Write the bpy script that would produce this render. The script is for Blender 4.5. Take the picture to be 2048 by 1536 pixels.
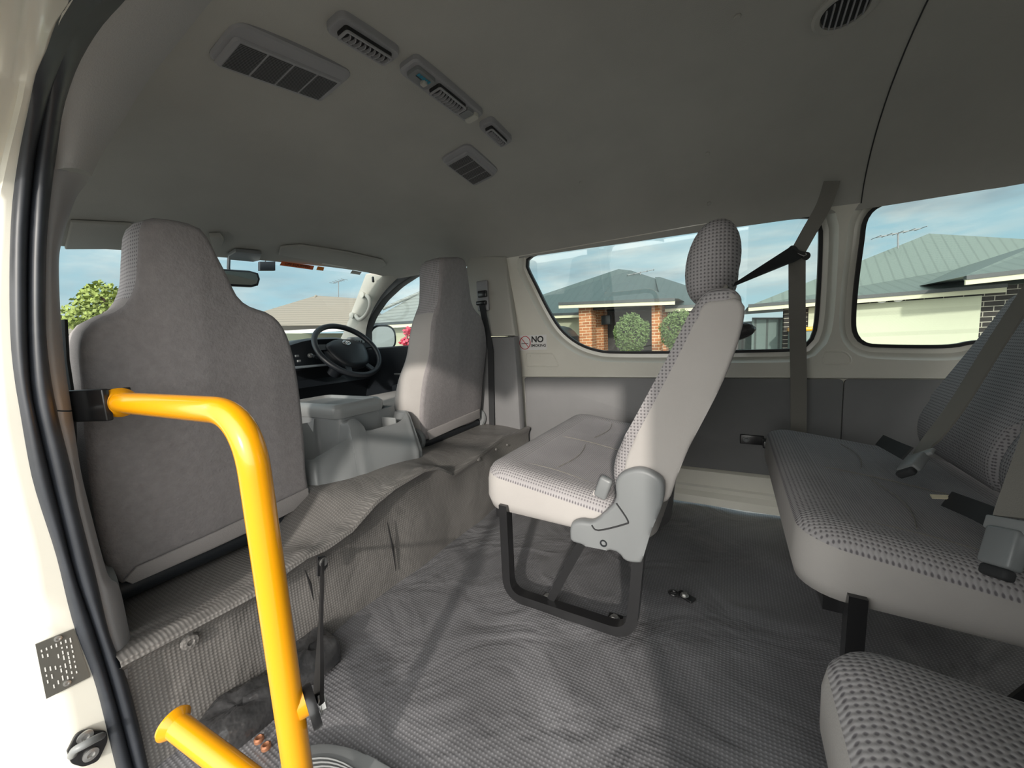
import bpy, bmesh, math, random
from mathutils import Vector, Matrix, noise
random.seed(7)
sc = bpy.context.scene
for o in list(bpy.data.objects): bpy.data.objects.remove(o)
C = sc.collection
# ------------------------------------------------------------------ camera
FPX, CX, CY, HC = 760.79, 1024.0, 768.0, 0.78
def _n(v): return v.normalized()
_vx = Vector((-300-CX, 747-CY, FPX)); _vy = Vector((1463-CX, 652-CY, FPX))
EX = _n(-_vx); EY = _n(_vy); EZ = EX.cross(EY)
CAM = Vector((0, 0, HC))
def ray(u, v):
    d = Vector((u-CX, v-CY, FPX))
    return Vector((EX.dot(d), EY.dot(d), EZ.dot(d)))
def P(u, v, ax, val):
    d = ray(u, v); k = 'xyz'.index(ax)
    return CAM + d*((val-CAM[k])/d[k])
def PL(u, v, p, n):
    d = ray(u, v); n = Vector(n)
    return CAM + d*((Vector(p)-CAM).dot(n)/d.dot(n))
cd = bpy.data.cameras.new('camera'); cam = bpy.data.objects.new('camera', cd); C.objects.link(cam)
r_ = Vector((EX[0], EY[0], EZ[0])); dn = Vector((EX[1], EY[1], EZ[1])); fw = Vector((EX[2], EY[2], EZ[2]))
m = Matrix.Identity(4)
for i in range(3):
    m[i][0] = r_[i]; m[i][1] = -dn[i]; m[i][2] = -fw[i]; m[i][3] = CAM[i]
cam.matrix_world = m
cd.sensor_width = 36; cd.lens = FPX/2048*36; cd.clip_start = 0.02; cd.clip_end = 500
sc.camera = cam
# ------------------------------------------------------------------ sun and sky
SUN_DIR = Vector((-0.288, 0.899, -0.33)).normalized()      # the way the light travels
sl = bpy.data.lights.new('sun', 'SUN'); sl.energy = 3.0; sl.angle = math.radians(2.2); sl.color = (1.0, 0.93, 0.84)
so = bpy.data.objects.new('sun', sl); C.objects.link(so)
so.rotation_euler = SUN_DIR.to_track_quat('-Z', 'Y').to_euler()
w = bpy.data.worlds.new('sky'); sc.world = w; w.use_nodes = True
nt = w.node_tree; nt.nodes.clear()
def nn(nt, t, **k):
    n = nt.nodes.new(t)
    for a, b in k.items():
        if a == 'inp':
            for q, v in b.items(): n.inputs[q].default_value = v
        else: setattr(n, a, b)
    return n
def ramp(nt, stops, fac=None, interp='LINEAR'):
    r = nt.nodes.new('ShaderNodeValToRGB'); e = r.color_ramp.elements; r.color_ramp.interpolation = interp
    while len(e) < len(stops): e.new(0.5)
    for k, (p, c) in enumerate(stops):
        e[k].position = p; e[k].color = (*c, 1) if len(c) == 3 else c
    if fac: nt.links.new(fac, r.inputs[0])
    return r
tc = nn(nt, 'ShaderNodeTexCoord'); sep = nn(nt, 'ShaderNodeSeparateXYZ'); nt.links.new(tc.outputs['Generated'], sep.inputs[0])
mp = nn(nt, 'ShaderNodeMapping'); mp.inputs['Scale'].default_value = (1.6, 1.6, 7.0); nt.links.new(tc.outputs['Generated'], mp.inputs[0])
nz = nn(nt, 'ShaderNodeTexNoise', inp={'Scale': 1.7, 'Detail': 7.0, 'Roughness': 0.58, 'Distortion': 0.5}); nt.links.new(mp.outputs[0], nz.inputs[0])
blue = ramp(nt, [(0.0, (0.42, 0.58, 0.62)), (0.12, (0.34, 0.53, 0.60)), (0.5, (0.24, 0.37, 0.46)), (1.0, (0.17, 0.27, 0.37))], sep.outputs[2])
cm = ramp(nt, [(0.36, (0, 0, 0)), (0.58, (1, 1, 1))], nz.outputs[0])
nz2 = nn(nt, 'ShaderNodeTexNoise', inp={'Scale': 3.0, 'Detail': 6.0}); nt.links.new(mp.outputs[0], nz2.inputs[0])
cc = ramp(nt, [(0.33, (0.30, 0.38, 0.42)), (0.68, (0.66, 0.72, 0.70))], nz2.outputs[0])
mx = nn(nt, 'ShaderNodeMixRGB'); nt.links.new(cm.outputs[0], mx.inputs[0]); nt.links.new(blue.outputs[0], mx.inputs[1]); nt.links.new(cc.outputs[0], mx.inputs[2])
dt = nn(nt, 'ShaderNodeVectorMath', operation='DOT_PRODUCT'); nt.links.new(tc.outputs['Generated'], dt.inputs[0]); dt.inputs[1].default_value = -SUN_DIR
gl = ramp(nt, [(0.0, (0, 0, 0)), (0.35, (0.30, 0.30, 0.30)), (0.6, (1.1, 1.05, 0.98)), (1.0, (3.3, 3.1, 2.85))], dt.outputs['Value'])   # haze glow added around the sun, out of view, to brighten the interior
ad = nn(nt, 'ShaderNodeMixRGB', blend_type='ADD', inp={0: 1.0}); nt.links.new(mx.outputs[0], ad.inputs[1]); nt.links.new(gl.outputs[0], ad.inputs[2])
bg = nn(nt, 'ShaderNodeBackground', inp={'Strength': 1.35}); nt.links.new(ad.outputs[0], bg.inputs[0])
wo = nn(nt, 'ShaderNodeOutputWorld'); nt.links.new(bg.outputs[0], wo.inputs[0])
sc.view_settings.view_transform = 'Standard'; sc.view_settings.look = 'None'
sc.view_settings.exposure = 0.0; sc.view_settings.gamma = 1.0; sc.view_settings.use_curve_mapping = False
# ------------------------------------------------------------------ materials
def s2l(c): return tuple((x/255/12.92 if x/255 <= 0.04045 else ((x/255+0.055)/1.055)**2.4) for x in c)
def base_mat(name, col, rough=0.6, metal=0.0, spec=0.5):
    m = bpy.data.materials.new(name); m.use_nodes = True
    b = m.node_tree.nodes['Principled BSDF']
    b.inputs['Base Color'].default_value = (*col, 1); b.inputs['Roughness'].default_value = rough
    b.inputs['Metallic'].default_value = metal; b.inputs['Specular IOR Level'].default_value = spec
    return m, m.node_tree, b
def M(name, col, rough=0.6, metal=0.0, spec=0.5, var=0.0, vscale=6.0, bump=None, coat=0.0):
    m, nt, b = base_mat(name, col, rough, metal, spec)
    tc = nn(nt, 'ShaderNodeTexCoord')
    if coat: b.inputs['Coat Weight'].default_value = coat; b.inputs['Coat Roughness'].default_value = 0.08
    if var:
        nz = nn(nt, 'ShaderNodeTexNoise', inp={'Scale': vscale, 'Detail': 5.0, 'Roughness': 0.6}); nt.links.new(tc.outputs['Object'], nz.inputs[0])
        r = ramp(nt, [(0.3, tuple(x*(1-var) for x in col)), (0.7, tuple(min(1, x*(1+var)) for x in col))], nz.outputs[0])
        nt.links.new(r.outputs[0], b.inputs['Base Color'])
    if bump:
        nb = nn(nt, 'ShaderNodeTexNoise', inp={'Scale': bump[0], 'Detail': 3.0}); nt.links.new(tc.outputs['Object'], nb.inputs[0])
        bn = nn(nt, 'ShaderNodeBump', inp={'Strength': bump[1], 'Distance': bump[2]}); nt.links.new(nb.outputs[0], bn.inputs['Height'])
        nt.links.new(bn.outputs[0], b.inputs['Normal'])
    return m
def weave(name, axes, light, dark, pitch, rough=0.85, strength=0.6, wrinkle=None, var=0.12, dist=0.002, lo=0.35, hi=0.62, spec=0.3):
    """staggered dot weave / diamond embossing on the plane of two object axes; returns a material"""
    m, nt, b = base_mat(name, light, rough, 0, spec)
    tc = nn(nt, 'ShaderNodeTexCoord'); sp = nn(nt, 'ShaderNodeSeparateXYZ'); nt.links.new(tc.outputs['Object'], sp.inputs[0])
    A, B = sp.outputs['XYZ'.index(axes[0])], sp.outputs['XYZ'.index(axes[1])]
    def ma(op, a, b=None):
        n = nn(nt, 'ShaderNodeMath', operation=op)
        for k, x in enumerate((a, b)):
            if x is None: continue
            if isinstance(x, (int, float)): n.inputs[k].default_value = x
            else: nt.links.new(x, n.inputs[k])
        return n.outputs[0]
    k = math.pi/pitch
    s1 = ma('SINE', ma('MULTIPLY', ma('ADD', A, B), k)); s2 = ma('SINE', ma('MULTIPLY', ma('SUBTRACT', A, B), k))
    pr = ma('ADD', ma('MULTIPLY', ma('MULTIPLY', s1, s2), 0.5), 0.5)
    nz = nn(nt, 'ShaderNodeTexNoise', inp={'Scale': 4.0, 'Detail': 4.0}); nt.links.new(tc.outputs['Object'], nz.inputs[0])
    r = ramp(nt, [(lo, dark), (hi, light)], pr)
    v = ramp(nt, [(0.3, (1-var,)*3), (0.7, (1+var,)*3)], nz.outputs[0])
    mu = nn(nt, 'ShaderNodeMixRGB', blend_type='MULTIPLY', inp={0: 1.0}); nt.links.new(r.outputs[0], mu.inputs[1]); nt.links.new(v.outputs[0], mu.inputs[2])
    nt.links.new(mu.outputs[0], b.inputs['Base Color'])
    bn = nn(nt, 'ShaderNodeBump', inp={'Strength': strength, 'Distance': dist}); nt.links.new(pr, bn.inputs['Height'])
    if wrinkle:
        nw = nn(nt, 'ShaderNodeTexNoise', inp={'Scale': wrinkle[0], 'Detail': 3.0, 'Distortion': 1.2}); nt.links.new(tc.outputs['Object'], nw.inputs[0])
        b2 = nn(nt, 'ShaderNodeBump', inp={'Strength': wrinkle[1], 'Distance': wrinkle[2]}); nt.links.new(nw.outputs[0], b2.inputs['Height'])
        nt.links.new(b2.outputs[0], bn.inputs['Normal'])
    nt.links.new(bn.outputs[0], b.inputs['Normal'])
    return m
def brick_mat(name, c1, c2, mortar, scale=1.0):
    m, nt, b = base_mat(name, c1, 0.85)
    tc = nn(nt, 'ShaderNodeTexCoord'); sp = nn(nt, 'ShaderNodeSeparateXYZ'); nt.links.new(tc.outputs['Object'], sp.inputs[0])
    ad = nn(nt, 'ShaderNodeMath', operation='ADD'); nt.links.new(sp.outputs[0], ad.inputs[0]); nt.links.new(sp.outputs[1], ad.inputs[1])
    cb = nn(nt, 'ShaderNodeCombineXYZ'); nt.links.new(ad.outputs[0], cb.inputs[0]); nt.links.new(sp.outputs[2], cb.inputs[1])
    br = nn(nt, 'ShaderNodeTexBrick', inp={'Color1': (*c1, 1), 'Color2': (*c2, 1), 'Mortar': (*mortar, 1), 'Scale': 1.0, 'Mortar Size': 0.008, 'Brick Width': 0.24*scale, 'Row Height': 0.086*scale, 'Mortar Smooth': 0.1})
    nt.links.new(cb.outputs[0], br.inputs[0]); nt.links.new(br.outputs[0], b.inputs['Base Color'])
    return m
def rib_mat(name, col, axis, pitch, depth=0.5, dark=0.75, rough=0.5, k=None):
    """sheet with ribs repeated along one object axis"""
    m, nt, b = base_mat(name, col, rough)
    tc = nn(nt, 'ShaderNodeTexCoord'); sp = nn(nt, 'ShaderNodeSeparateXYZ'); nt.links.new(tc.outputs['Object'], sp.inputs[0])
    mu = nn(nt, 'ShaderNodeMath', operation='MULTIPLY', inp={1: 1.0/pitch}); nt.links.new(sp.outputs['XYZ'.index(axis)], mu.inputs[0])
    fr = nn(nt, 'ShaderNodeMath', operation='FRACT'); nt.links.new(mu.outputs[0], fr.inputs[0])
    r = ramp(nt, [(0.0, tuple(c*dark for c in col)), (0.16, tuple(c*dark for c in col)), (0.22, col), (1.0, col)], fr.outputs[0])
    nt.links.new(r.outputs[0], b.inputs['Base Color'])
    bn = nn(nt, 'ShaderNodeBump', inp={'Strength': depth, 'Distance': 0.02}); nt.links.new(r.outputs[0], bn.inputs['Height']); nt.links.new(bn.outputs[0], b.inputs['Normal'])
    return m
def glass_mat(name, tint=(0.93, 0.97, 0.96), gl=0.06):
    m = bpy.data.materials.new(name); m.use_nodes = True; nt = m.node_tree; nt.nodes.clear()
    t = nn(nt, 'ShaderNodeBsdfTransparent'); t.inputs[0].default_value = (*tint, 1)
    g = nn(nt, 'ShaderNodeBsdfGlossy'); g.inputs['Roughness'].default_value = 0.02
    f = nn(nt, 'ShaderNodeMixShader'); f.inputs[0].default_value = gl
    nt.links.new(t.outputs[0], f.inputs[1]); nt.links.new(g.outputs[0], f.inputs[2])
    o = nn(nt, 'ShaderNodeOutputMaterial'); nt.links.new(f.outputs[0], o.inputs[0])
    return m
m_white = M('painted_body', (0.74, 0.72, 0.64), 0.28, coat=0.4, var=0.03)
m_panel = M('grey_panel', (0.18, 0.18, 0.184), 0.55, bump=(260, 0.25, 0.001), var=0.05)
m_trim = M('grey_plastic_trim', (0.30, 0.30, 0.31), 0.5, bump=(400, 0.2, 0.0008))
m_trimbeige = M('pale_plastic_trim', (0.42, 0.41, 0.37), 0.5, bump=(400, 0.2, 0.0008))
m_head = M('headliner_cloth', (0.42, 0.415, 0.385), 0.95, bump=(320, 0.5, 0.001), var=0.06, vscale=3, spec=0.1)
m_hoop = M('roof_hoop_cloth', (0.42, 0.42, 0.42), 0.95, bump=(320, 0.5, 0.001), spec=0.1)
m_seal = M('black_rubber', (0.030, 0.034, 0.042), 0.42, var=0.2, vscale=20)
m_rub = M('window_rubber', (0.012, 0.012, 0.013), 0.5)
m_floor = weave('vinyl_floor', 'XY', (0.235, 0.235, 0.247), (0.135, 0.135, 0.143), 0.0078, 0.38, 0.6, wrinkle=(3.6, 0.6, 0.04), var=0.25, dist=0.0012, lo=0.6, hi=0.95, spec=0.5)
m_step = weave('vinyl_step', 'YZ', (0.225, 0.215, 0.205), (0.14, 0.134, 0.128), 0.0072, 0.45, 0.6, wrinkle=(5.0, 0.4, 0.02), var=0.2, dist=0.0012, lo=0.55, hi=0.9, spec=0.5)
m_steptop = weave('vinyl_step_top', 'XY', (0.225, 0.215, 0.205), (0.14, 0.134, 0.128), 0.0072, 0.45, 0.6, wrinkle=(5.0, 0.4, 0.02), var=0.2, dist=0.0012, lo=0.55, hi=0.9, spec=0.5)
m_velour = M('grey_velour', (0.29, 0.272, 0.276), 0.95, var=0.10, vscale=60, bump=(170, 0.7, 0.002), spec=0.1)
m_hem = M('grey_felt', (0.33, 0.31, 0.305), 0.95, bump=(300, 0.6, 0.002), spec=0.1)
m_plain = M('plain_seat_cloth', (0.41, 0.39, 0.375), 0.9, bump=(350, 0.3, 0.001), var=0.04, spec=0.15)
LT, DK = (0.36, 0.345, 0.35), (0.14, 0.13, 0.14)
m_meshXY = weave('spacer_mesh_cushion', 'XY', LT, DK, 0.0078, lo=0.10, hi=0.42)
m_meshYZ = weave('spacer_mesh_back', 'YZ', LT, DK, 0.0078, lo=0.10, hi=0.42)
m_meshXZ = weave('spacer_mesh_side', 'XZ', LT, DK, 0.0078, lo=0.10, hi=0.42)
m_knitXY = weave('fine_knit_cushion', 'XY', (0.42, 0.40, 0.41), (0.24, 0.23, 0.24), 0.0052, strength=0.5)
m_plas = M('grey_moulded_plastic', (0.20, 0.21, 0.215), 0.38, bump=(500, 0.15, 0.0006))
m_plas2 = M('pale_moulded_plastic', (0.25, 0.26, 0.262), 0.35)
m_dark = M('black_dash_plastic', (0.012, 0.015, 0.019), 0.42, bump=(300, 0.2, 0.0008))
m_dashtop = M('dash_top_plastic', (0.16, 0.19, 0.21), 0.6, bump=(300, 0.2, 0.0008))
m_black = M('black_painted_steel', (0.013, 0.013, 0.014), 0.3, coat=0.3)
m_yel = M('yellow_paint', (0.78, 0.33, 0.002), 0.25, coat=0.6)
m_zinc = M('zinc_steel', (0.55, 0.55, 0.54), 0.35, metal=0.9)
m_copper = M('copper_rivet', (0.55, 0.25, 0.14), 0.35, metal=0.7)
m_webs = M('grey_webbing', (0.21, 0.20, 0.18), 0.8, bump=(500, 0.5, 0.001))
m_webd = M('dark_webbing', (0.025, 0.026, 0.028), 0.8)
m_glass = glass_mat('window_glass')
m_glassw = glass_mat('windscreen_glass', (0.95, 0.98, 0.98), 0.03)
m_mirror = M('mirror_glass', (0.72, 0.80, 0.80), 0.03, metal=1.0)
m_lens = M('frosted_lens', (0.5, 0.5, 0.45), 0.3)
m_teal = M('teal_label', (0.02, 0.22, 0.33), 0.5)
m_sheet = M('black_vinyl', (0.045, 0.045, 0.047), 0.22, bump=(22, 0.5, 0.02))
m_plate = M('anodised_plate', (0.17, 0.17, 0.155), 0.35, metal=0.5)
m_red = M('red_print', (0.55, 0.02, 0.03), 0.5); m_ink = M('black_print', (0.015, 0.015, 0.015), 0.5)
m_paper = M('white_sticker', (0.80, 0.79, 0.77), 0.4); m_orange = M('orange_sticker', (0.75, 0.17, 0.05), 0.5); m_amber = M('amber_sticker', (0.85, 0.28, 0.04), 0.5)
m_tag = M('cream_label', (0.6, 0.55, 0.4), 0.6)
m_logo = M('silver_emblem', (0.75, 0.76, 0.76), 0.2, metal=0.8)
# ------------------------------------------------------------------ mesh helpers
def wloc(o):
    v = Vector((0, 0, 0))
    while o is not None: v = v+o.location; o = o.parent
    return v
def link(name, me, mats, parent=None, smooth=35):
    o = bpy.data.objects.new(name, me); C.objects.link(o)
    for x in (mats if isinstance(mats, (list, tuple)) else [mats]): me.materials.append(x)
    if parent is not None:
        o.parent = parent; me.transform(Matrix.Translation(-wloc(parent)))
    if smooth:
        me.shade_smooth(); me.set_sharp_from_angle(angle=math.radians(smooth))
    return o
def obj(name, bm, mats, parent=None, smooth=35, recalc=True):
    if recalc: bmesh.ops.recalc_face_normals(bm, faces=bm.faces)
    me = bpy.data.meshes.new(name); bm.to_mesh(me); bm.free()
    return link(name, me, mats, parent, smooth)
def tag(o, label, cat, group=None):
    o['label'] = label; o['category'] = cat
    if group: o['group'] = group
    return o
def thing(name, label, cat, loc, group=None):
    o = bpy.data.objects.new(name, None); o.empty_display_size = 0.05; C.objects.link(o); o.location = Vector(loc)
    return tag(o, label, cat, group)
def settle(o):
    """move a one-mesh thing's origin to its base"""
    vs = [v.co for v in o.data.vertices]
    c = Vector(((min(v.x for v in vs)+max(v.x for v in vs))/2, (min(v.y for v in vs)+max(v.y for v in vs))/2, min(v.z for v in vs)))
    o.data.transform(Matrix.Translation(-c)); o.location = c; return o
def struct(name, bm, mats, smooth=35, recalc=True):
    o = obj(name, bm, mats, None, smooth, recalc); o['kind'] = 'structure'; return o
def lab(o, s): o['label'] = s; return o
def box(bm, c, s, r=0.0, seg=3, rot=None, mi=0):
    g = bmesh.ops.create_cube(bm, size=1.0); vs = g['verts']
    for v in vs: v.co = Vector((v.co.x*s[0], v.co.y*s[1], v.co.z*s[2]))
    if r:
        es = list({e for v in vs for e in v.link_edges})
        q = bmesh.ops.bevel(bm, geom=es, offset=r, segments=seg, profile=0.5, affect='EDGES'); vs = list({v for f in q['faces'] for v in f.verts} | {v for v in vs if v.is_valid})
    R = rot if rot is not None else Matrix.Identity(3)
    for v in vs: v.co = R @ v.co+Vector(c)
    if mi:
        for f in {f for v in vs for f in v.link_faces}: f.material_index = mi
    return bm
def nb(): return bmesh.new()
def quad(bm, pts, mi=0):
    f = bm.faces.new([bm.verts.new(Vector(p)) for p in pts]); f.material_index = mi; return f
def grid(bm, rows, mi=0, closed=False):
    V = [[bm.verts.new(Vector(p)) for p in r] for r in rows]
    for i in range(len(V)-1):
        n = len(V[i])
        for j in range(n if closed else n-1):
            f = bm.faces.new((V[i][j], V[i][(j+1) % n], V[i+1][(j+1) % n], V[i+1][j])); f.material_index = mi
    return V
def loft(bm, rings, cap=True, mi=0):
    V = grid(bm, rings, mi, closed=True)
    if cap:
        for r in (V[0], V[-1]):
            f = bm.faces.new(r); f.material_index = mi
    return V
def catmull(pts, n=8, closed=False):
    pts = [Vector(p) for p in pts]; out = []; L = len(pts)
    for i in range(L if closed else L-1):
        if closed: p0, p1, p2, p3 = pts[i-1], pts[i], pts[(i+1) % L], pts[(i+2) % L]
        else: p0, p1, p2, p3 = pts[max(i-1, 0)], pts[i], pts[i+1], pts[min(i+2, L-1)]
        for k in range(n):
            t = k/n
            out.append(0.5*((2*p1)+(-p0+p2)*t+(2*p0-5*p1+4*p2-p3)*t*t+(-p0+3*p1-3*p2+p3)*t**3))
    if not closed: out.append(pts[-1])
    return out
def resample(pts, n, closed=False):
    pts = [Vector(p) for p in pts]
    if closed: pts = pts+[pts[0]]
    d = [0]
    for a, b in zip(pts, pts[1:]): d.append(d[-1]+(b-a).length)
    out = []; m = n if closed else n-1; j = 0
    for i in range(n):
        t = d[-1]*i/m
        while j < len(d)-2 and d[j+1] < t: j += 1
        s = (t-d[j])/max(d[j+1]-d[j], 1e-9); out.append(pts[j].lerp(pts[j+1], s))
    return out
def roundpath(pts, r, n=6):
    pts = [Vector(p) for p in pts]; out = [pts[0]]
    for i in range(1, len(pts)-1):
        a, b, c = pts[i-1], pts[i], pts[i+1]
        rr = min(r, (a-b).length*0.48, (c-b).length*0.48)
        p, q = b+(a-b).normalized()*rr, b+(c-b).normalized()*rr
        for k in range(n+1):
            t = k/n; out.append(p.lerp(b, t).lerp(b.lerp(q, t), t))
    out.append(pts[-1]); return out
def frames(path, up=None):
    F = []; prev = None
    for i, p in enumerate(path):
        t = (path[min(i+1, len(path)-1)]-path[max(i-1, 0)]).normalized()
        if prev is None:
            a = up or (Vector((0, 0, 1)) if abs(t.z) < 0.9 else Vector((0, 1, 0)))
        else: a = prev
        nrm = (a-t*a.dot(t)).normalized(); prev = nrm
        F.append((p, nrm, t.cross(nrm)))
    return F
def tube(bm, path, r, seg=16, cap=True, up=None, mi=0):
    path = [Vector(p) for p in path]
    rr = r if callable(r) else (lambda t: r)
    L = len(path); rings = []
    for i, (p, a, b) in enumerate(frames(path, up)):
        q = rr(i/(L-1)); rings.append([p+a*q*math.cos(2*math.pi*k/seg)+b*q*math.sin(2*math.pi*k/seg) for k in range(seg)])
    loft(bm, rings, cap, mi); return bm
def bar(bm, path, w, h, up, mi=0):
    """rectangular bar: h along up, w across"""
    path = [Vector(p) for p in path]; up = Vector(up)
    rings = []
    for i, p in enumerate(path):
        t = (path[min(i+1, len(path)-1)]-path[max(i-1, 0)]).normalized()
        s = t.cross(up).normalized(); u2 = s.cross(t).normalized()
        rings.append([p+s*(w/2)*a+u2*(h/2)*b for a, b in ((-1, -1), (1, -1), (1, 1), (-1, 1))])
    loft(bm, rings, True, mi); return bm
def strip(bm, A, B, bulge, dirv, n=6, mi=0, N=60):
    A = resample(catmull(A, 6), N); B = resample(catmull(B, 6), N); d = Vector(dirv)
    rows = [[a.lerp(b, j/n)+d*bulge*math.sin(math.pi*j/n)**0.6 for j in range(n+1)] for a, b in zip(A, B)]
    grid(bm, rows, mi); return bm
def prism(bm, pts, dirv, r=0.0, seg=3, mi=0):
    """closed 3-D outline pushed along dirv, edges of both caps rounded by r"""
    d = Vector(dirv); a = [bm.verts.new(Vector(p)) for p in pts]; f = bm.faces.new(a); f.material_index = mi
    g = bmesh.ops.extrude_face_region(bm, geom=[f]); vs = [e for e in g['geom'] if isinstance(e, bmesh.types.BMVert)]
    for v in vs: v.co += d
    if r:
        es = [e for e in set(e for v in a+vs for e in v.link_edges) if (e.verts[0] in a) == (e.verts[1] in a)]
        bmesh.ops.bevel(bm, geom=es, offset=r, segments=seg, profile=0.5, affect='EDGES', clamp_overlap=True)
    return bm
def sheet(bm, loops, th, fn, mi=0, bevel=0.0):
    """flat sheet with holes; loops of (a,b), fn(a,b,c)->point, c in +-th/2"""
    cu = bpy.data.curves.new('tmp', 'CURVE'); cu.dimensions = '2D'; cu.fill_mode = 'BOTH'; cu.extrude = th/2; cu.bevel_depth = bevel; cu.bevel_resolution = 2
    for L in loops:
        s = cu.splines.new('POLY'); s.points.add(len(L)-1); s.use_cyclic_u = True
        for i, q in enumerate(L): s.points[i].co = (q[0], q[1], 0, 1)
    o = bpy.data.objects.new('tmp', cu); me = bpy.data.meshes.new_from_object(o)
    me.transform(Matrix.Identity(4))
    for v in me.vertices: v.co = Vector(fn(v.co.x, v.co.y, v.co.z))
    n0 = len(bm.faces); bm.from_mesh(me); bm.faces.ensure_lookup_table()
    for f in bm.faces[n0:]: f.material_index = mi
    bpy.data.objects.remove(o); bpy.data.curves.remove(cu); bpy.data.meshes.remove(me)
    return bm
def text(bm, s, size, fn, th=0.0006, mi=0, align='CENTER', bold=0.0):
    cu = bpy.data.curves.new('tmp', 'FONT'); cu.body = s; cu.size = size; cu.align_x = align; cu.align_y = 'CENTER'; cu.extrude = th; cu.offset = bold*size
    o = bpy.data.objects.new('tmp', cu); me = bpy.data.meshes.new_from_object(o)
    for v in me.vertices: v.co = Vector(fn(v.co.x, v.co.y, v.co.z))
    n0 = len(bm.faces); bm.from_mesh(me); bm.faces.ensure_lookup_table()
    for f in bm.faces[n0:]: f.material_index = mi
    bpy.data.objects.remove(o); bpy.data.curves.remove(cu); bpy.data.meshes.remove(me)
    return bm
def lathe(bm, prof, c, ax='z', seg=24, mi=0, R=None):
    rings = []
    for r, h in prof:
        ring = []
        for k in range(seg):
            a = 2*math.pi*k/seg; q = Vector((r*math.cos(a), r*math.sin(a), h))
            if R is not None: q = R @ q
            elif ax == 'x': q = Vector((q.z, q.x, q.y))
            elif ax == 'y': q = Vector((q.x, q.z, q.y))
            ring.append(q+Vector(c))
        rings.append(ring)
    loft(bm, rings, True, mi); return bm
def basis(n, up=(0, 0, 1)):
    """matrix whose z is n, y nearest up"""
    n = Vector(n).normalized(); u = Vector(up); y = (u-n*u.dot(n)).normalized(); x = y.cross(n)
    return Matrix((x, y, n)).transposed()
def offset2d(L, d):
    n = len(L); out = []
    ar = sum(L[i][0]*L[(i+1) % n][1]-L[(i+1) % n][0]*L[i][1] for i in range(n)); s = 1 if ar > 0 else -1
    for i in range(n):
        a, b = Vector(L[i-1][:2]), Vector(L[(i+1) % n][:2]); t = (b-a).normalized()
        out.append(Vector((L[i][0]+s*t.y*d, L[i][1]-s*t.x*d)))
    return out
def rrect(x0, x1, y0, y1, r, n=6):
    out = []
    for cx, cy, a0 in ((x1-r, y1-r, 0), (x0+r, y1-r, 90), (x0+r, y0+r, 180), (x1-r, y0+r, 270)):
        for k in range(n+1):
            a = math.radians(a0+90*k/n); out.append((cx+r*math.cos(a), cy+r*math.sin(a)))
    return out
def bolt(name, c, n, parent, r=0.009, mat=None):
    b = nb(); R = basis(n, (0.1, 0.9, 0.4))
    lathe(b, [(r*1.45, 0), (r*1.45, r*0.25), (r*1.1, r*0.3)], c, R=R, seg=20)
    lathe(b, [(r, r*0.2), (r, r*0.9), (r*0.8, r*1.05)], c, R=R, seg=6)
    return obj(name, b, mat or m_zinc, parent)
# ------------------------------------------------------------------ shell: right wall with its two windows
YW = 1.84; KT = 0.13; ZB = 0.57
def yw(z): return YW-KT*max(0.0, z-ZB)
def W(u, v): q = PL(u, v, (0, YW, ZB), (0, 1, KT)); return q
def wl(pts): return [(W(u, v).x, W(u, v).z) for u, v in pts]
w1 = wl([(1052, 519), (1066, 509), (1100, 503), (1240, 484), (1380, 463), (1500, 446), (1595, 433), (1625, 434), (1638, 448), (1640, 475), (1637, 560), (1631, 645), (1622, 678), (1606, 693), (1580, 698), (1400, 702), (1240, 703), (1195, 700), (1155, 686), (1120, 658), (1094, 618), (1070, 570), (1052, 533)])
w2 = wl([(1733, 480), (1739, 440), (1757, 415), (1790, 401), (1870, 389), (1960, 375), (2010, 368)])
w2e = w2[-1]
w2 = w2+[(w2e[0]+0.10, w2e[1]-0.004), (w2e[0]+0.15, w2e[1]-0.05), (w2e[0]+0.17, 0.95)]
w2b = wl([(1730, 688)])[0][1]
w2 = w2+[(w2e[0]+0.165, w2b+0.07), (w2e[0]+0.12, w2b+0.005), (w2e[0], w2b)]+wl([(1900, 690), (1765, 689), (1735, 684), (1720, 668), (1716, 640), (1721, 570)])
def ring_of(w): return [tuple(p) for p in resample(catmull([Vector((a, b, 0)) for a, b in w], 6, True), 96, True)]
bmW = nb(); holes = []
bmS = nb()
def w3(p, dy): return Vector((p[0], yw(p[1])+dy, p[1]))
wins = []
for k, wv in enumerate((w1, w2)):
    L0 = [Vector(p[:2]) for p in ring_of(wv)]
    La = offset2d(L0, 0.012); Lb = offset2d(L0, 0.030); Lc = offset2d(L0, 0.040); Ld = offset2d(L0, 0.052)
    clip = lambda L: [Vector((p[0], min(p[1], 1.187))) for p in L]
    La, Lb, Lc, Ld = map(clip, (La, Lb, Lc, Ld))
    grid(bmW, [[w3(p, 0.034) for p in La], [w3(p, 0.030) for p in Lb], [w3(p, 0.018) for p in Lc], [w3(p, 0.0) for p in Ld]], 0, closed=True)
    holes.append(Ld)
    b = nb(); grid(b, [[w3(p, 0.040) for p in L0], [w3(p, 0.022) for p in L0], [w3(p, 0.022) for p in La], [w3(p, 0.040) for p in La]], 0, closed=True)
    wn = struct('window_%d' % (k+1), b, m_rub)
    b = nb(); sheet(b, [[tuple(p) for p in offset2d(L0, 0.004)]], 0.004, lambda a, c, d: (a, yw(c)+0.034+d, c))
    g = obj('glass', b, m_glass, wn, 0)
X0, X1 = -1.06, 2.6
outer = [(X0, ZB), (X1, ZB), (X1, 1.19), (X0, 1.19)]
sheet(bmW, [outer]+[[tuple(p) for p in L] for L in holes], 0.0, lambda a, b, c: (a, yw(b)+c, b))
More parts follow.
